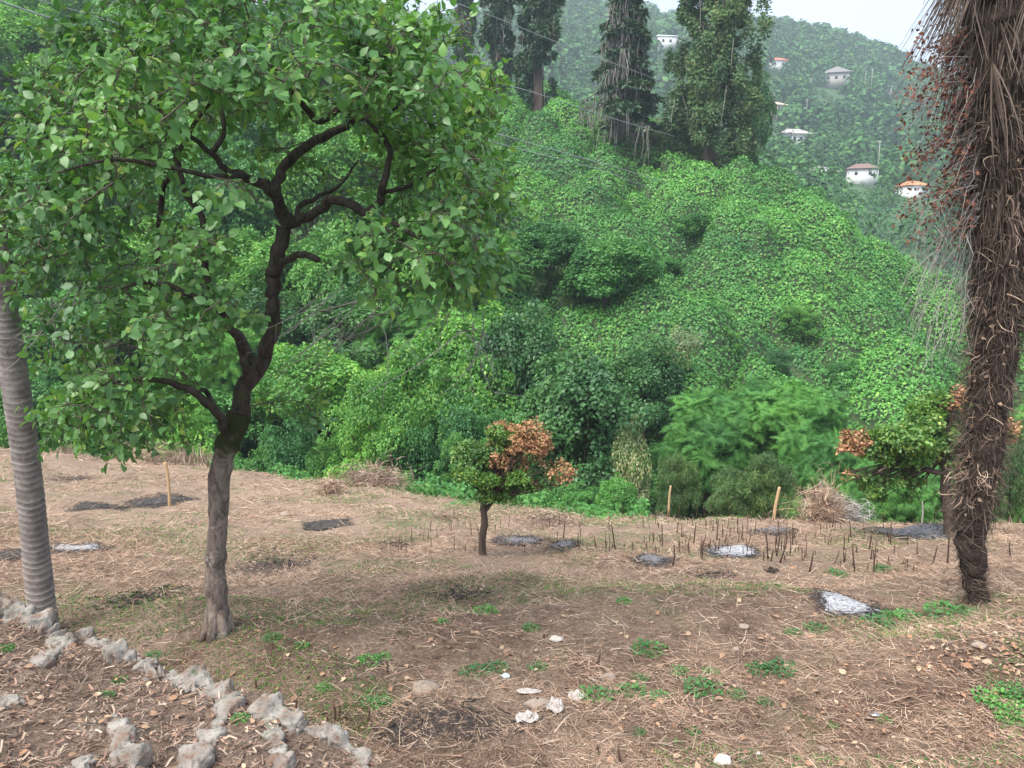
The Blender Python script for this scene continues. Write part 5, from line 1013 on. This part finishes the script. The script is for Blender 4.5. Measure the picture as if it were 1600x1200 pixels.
# chips on the bank
n = 34000; s = r.random(n)*198; i = s.astype(int); f = (s-i)[:, None]; e_ = ep[i]*(1-f)+ep[i+1]*f; t = r.random(n)*.95-.02; x = e_[:, 0]-t*.9; y = e_[:, 1]-t*2.9; z = bz(x, y); th = r.uniform(0, 6.28, n)
a, b = ribbons(np.c_[x, y, z+.018*r.random(n)], np.c_[np.cos(th), np.sin(th), r.normal(size=n)*.3], r.uniform(.012, .075, n), r.uniform(.002, .009, n), r, 0, .15, 2, False)
n = 900; s = r.integers(0, 198, n); t = r.random(n)*.9; x = ep[s, 0]-t*.9; y = ep[s, 1]-t*2.9; c_, d_ = ribbons(np.c_[x, y, bz(x, y)+.02], np.c_[r.normal(size=(n, 2)), r.normal(size=n)*.15], r.uniform(.06, .2, n), .0025, r, 0, .15, 2)
n = 1300; s = r.integers(0, 198, n); t = r.random(n)*.93; x = ep[s, 0]-t*.9; y = ep[s, 1]-t*2.9; V3, F3 = leaves(np.c_[x, y, bz(x, y)+.02], np.c_[r.normal(size=(n, 2)), r.normal(size=n)*.2], np.array([0, 0, 1.])+r.normal(size=(n, 3))*.45, r.uniform(.012, .055, n), OVATE)
tag(link('leaf_litter', mesh_np('leaf_litter', V3, F3, M['litter'])), 'dry curled leaves lying among the chips on the stony bank', 'litter', kind='stuff')
tag(link('bark_chips', mesh_np('bark_chips', np.r_[a, c_], np.r_[b, d_+len(a)], M['chips'])), 'reddish bark chips and stems covering the stony bank', 'bark chips', kind='stuff')
# creeper spilling over the far edge of the clearing
n = 26000; u = r.uniform(330, 1010, n); ve = np.interp(u, [330, 500, 700, 860, 1010], [726, 750, 774, 794, 800]); de = np.interp(u, [330, 500, 700, 860, 1010], [25, 24.2, 22, 20.8, 18.6])+r.normal(size=n)*.8
hgt = np.clip(fbm(u*.02, de*.5, 1., 141, 3)+.3, 0, 1)*1.3; b0 = np.array([P(a_, b_, c_) for a_, b_, c_ in zip(u, ve+4, de)]); b0[:, 2] += hgt*r.random(n)-.15
V, F = leaves(b0, r.normal(size=(n, 3))-[0, .3, .4], np.array([0, -.5, .8])+r.normal(size=(n, 3))*.5, r.uniform(.07, .16, n), KITE)
tag(link('edge_creeper', mesh_np('edge_creeper', V, F, M['vine'])), 'low creeper spilling over the far edge of the brown clearing', 'creeper', kind='stuff')
# dry stalk fringe at the far left edge, brush piles
n = 2600; u = r.uniform(-60, 345, n); v = 722+r.uniform(-6, 12, n)*1-np.abs(u-180)*.02; D_ = 24.2+r.normal(size=n)*.4
pos = np.array([P(a_, b_, c_) for a_, b_, c_ in zip(u, v, D_)]); V, F = ribbons(pos, np.c_[r.normal(size=(n, 2))*.25, np.ones(n)], r.uniform(.2, .8, n)*(.5+fbm(u, u*0, .02, 160, 3)), r.uniform(.01, .03, n), r, .1, .2, 3)
tag(link('dry_reeds', mesh_np('dry_reeds', V, F, M['chips'])), 'fringe of dry brown reeds at the foot of the left wood', 'reeds', kind='stuff')
def pile(u, v, w_, h_, mat, label, n, seed, up=.5):
    rr = np.random.default_rng(seed); c = gpt(u, v); s = c[1]/FPX; p0 = rr.normal(size=(n, 3))*[.5, .35, 0]; p0 = np.c_[p0[:, 0]*w_*s*.45, p0[:, 1]*w_*s*.5, np.abs(rr.normal(size=n))*h_*s*.35]
    V, F = ribbons(p0, np.c_[rr.normal(size=(n, 2)), np.abs(rr.normal(size=n))*up], rr.uniform(.2, .9, n)*h_*s*.8, rr.uniform(.006, .02, n), rr, .3, .4, 4); o = link('brush_pile', mesh_np('brush_pile', V, F, M[mat]), None, tuple(c)); tag(o, label, 'brush pile')
pile(585, 760, 110, 40, 'chips', 'dark brown thicket of dead stems below the round bush', 2600, 1); pile(515, 742, 40, 30, 'straw', 'small brown dead bush left of the brown thicket', 700, 2); pile(1305, 805, 80, 42, 'greytwig', 'pale grey brush pile before the feathery trees', 2600, 3)
pile(1285, 775, 60, 70, 'straw', 'tan dry bush standing left of the pale brush pile', 1200, 4, 1.5); pile(235, 720, 90, 36, 'straw', 'tan fallen fronds at the edge left of the persimmon trunk', 700, 5); pile(700, 812, 120, 10, 'chips', 'low brown heap of cut stems left of the small citrus', 1500, 6, .2); pile(860, 812, 120, 10, 'chips', 'low brown heap of cut stems right of the small citrus', 1500, 7, .2)
pile(1205, 893, 26, 8, 'char', 'small heap of dark branches below the stalks', 160, 8, .2)

# ---------------- haze
hm = bpy.data.materials.new('haze'); hm.use_nodes = True; hn = hm.node_tree; hn.nodes.clear(); ho = hn.nodes.new('ShaderNodeOutputMaterial'); pv = hn.nodes.new('ShaderNodeVolumePrincipled')
pv.inputs['Color'].default_value = (.76, .92, 1, 1); pv.inputs['Density'].default_value = .0007; pv.inputs['Anisotropy'].default_value = .1; hn.links.new(pv.outputs[0], ho.inputs['Volume'])
mb = MB(); mb.box((50, 298, 71), (1200, 700, 170)); o = mb.build('haze', hm); tag(o, 'thin pale blue haze in the valley air', 'haze', kind='stuff')
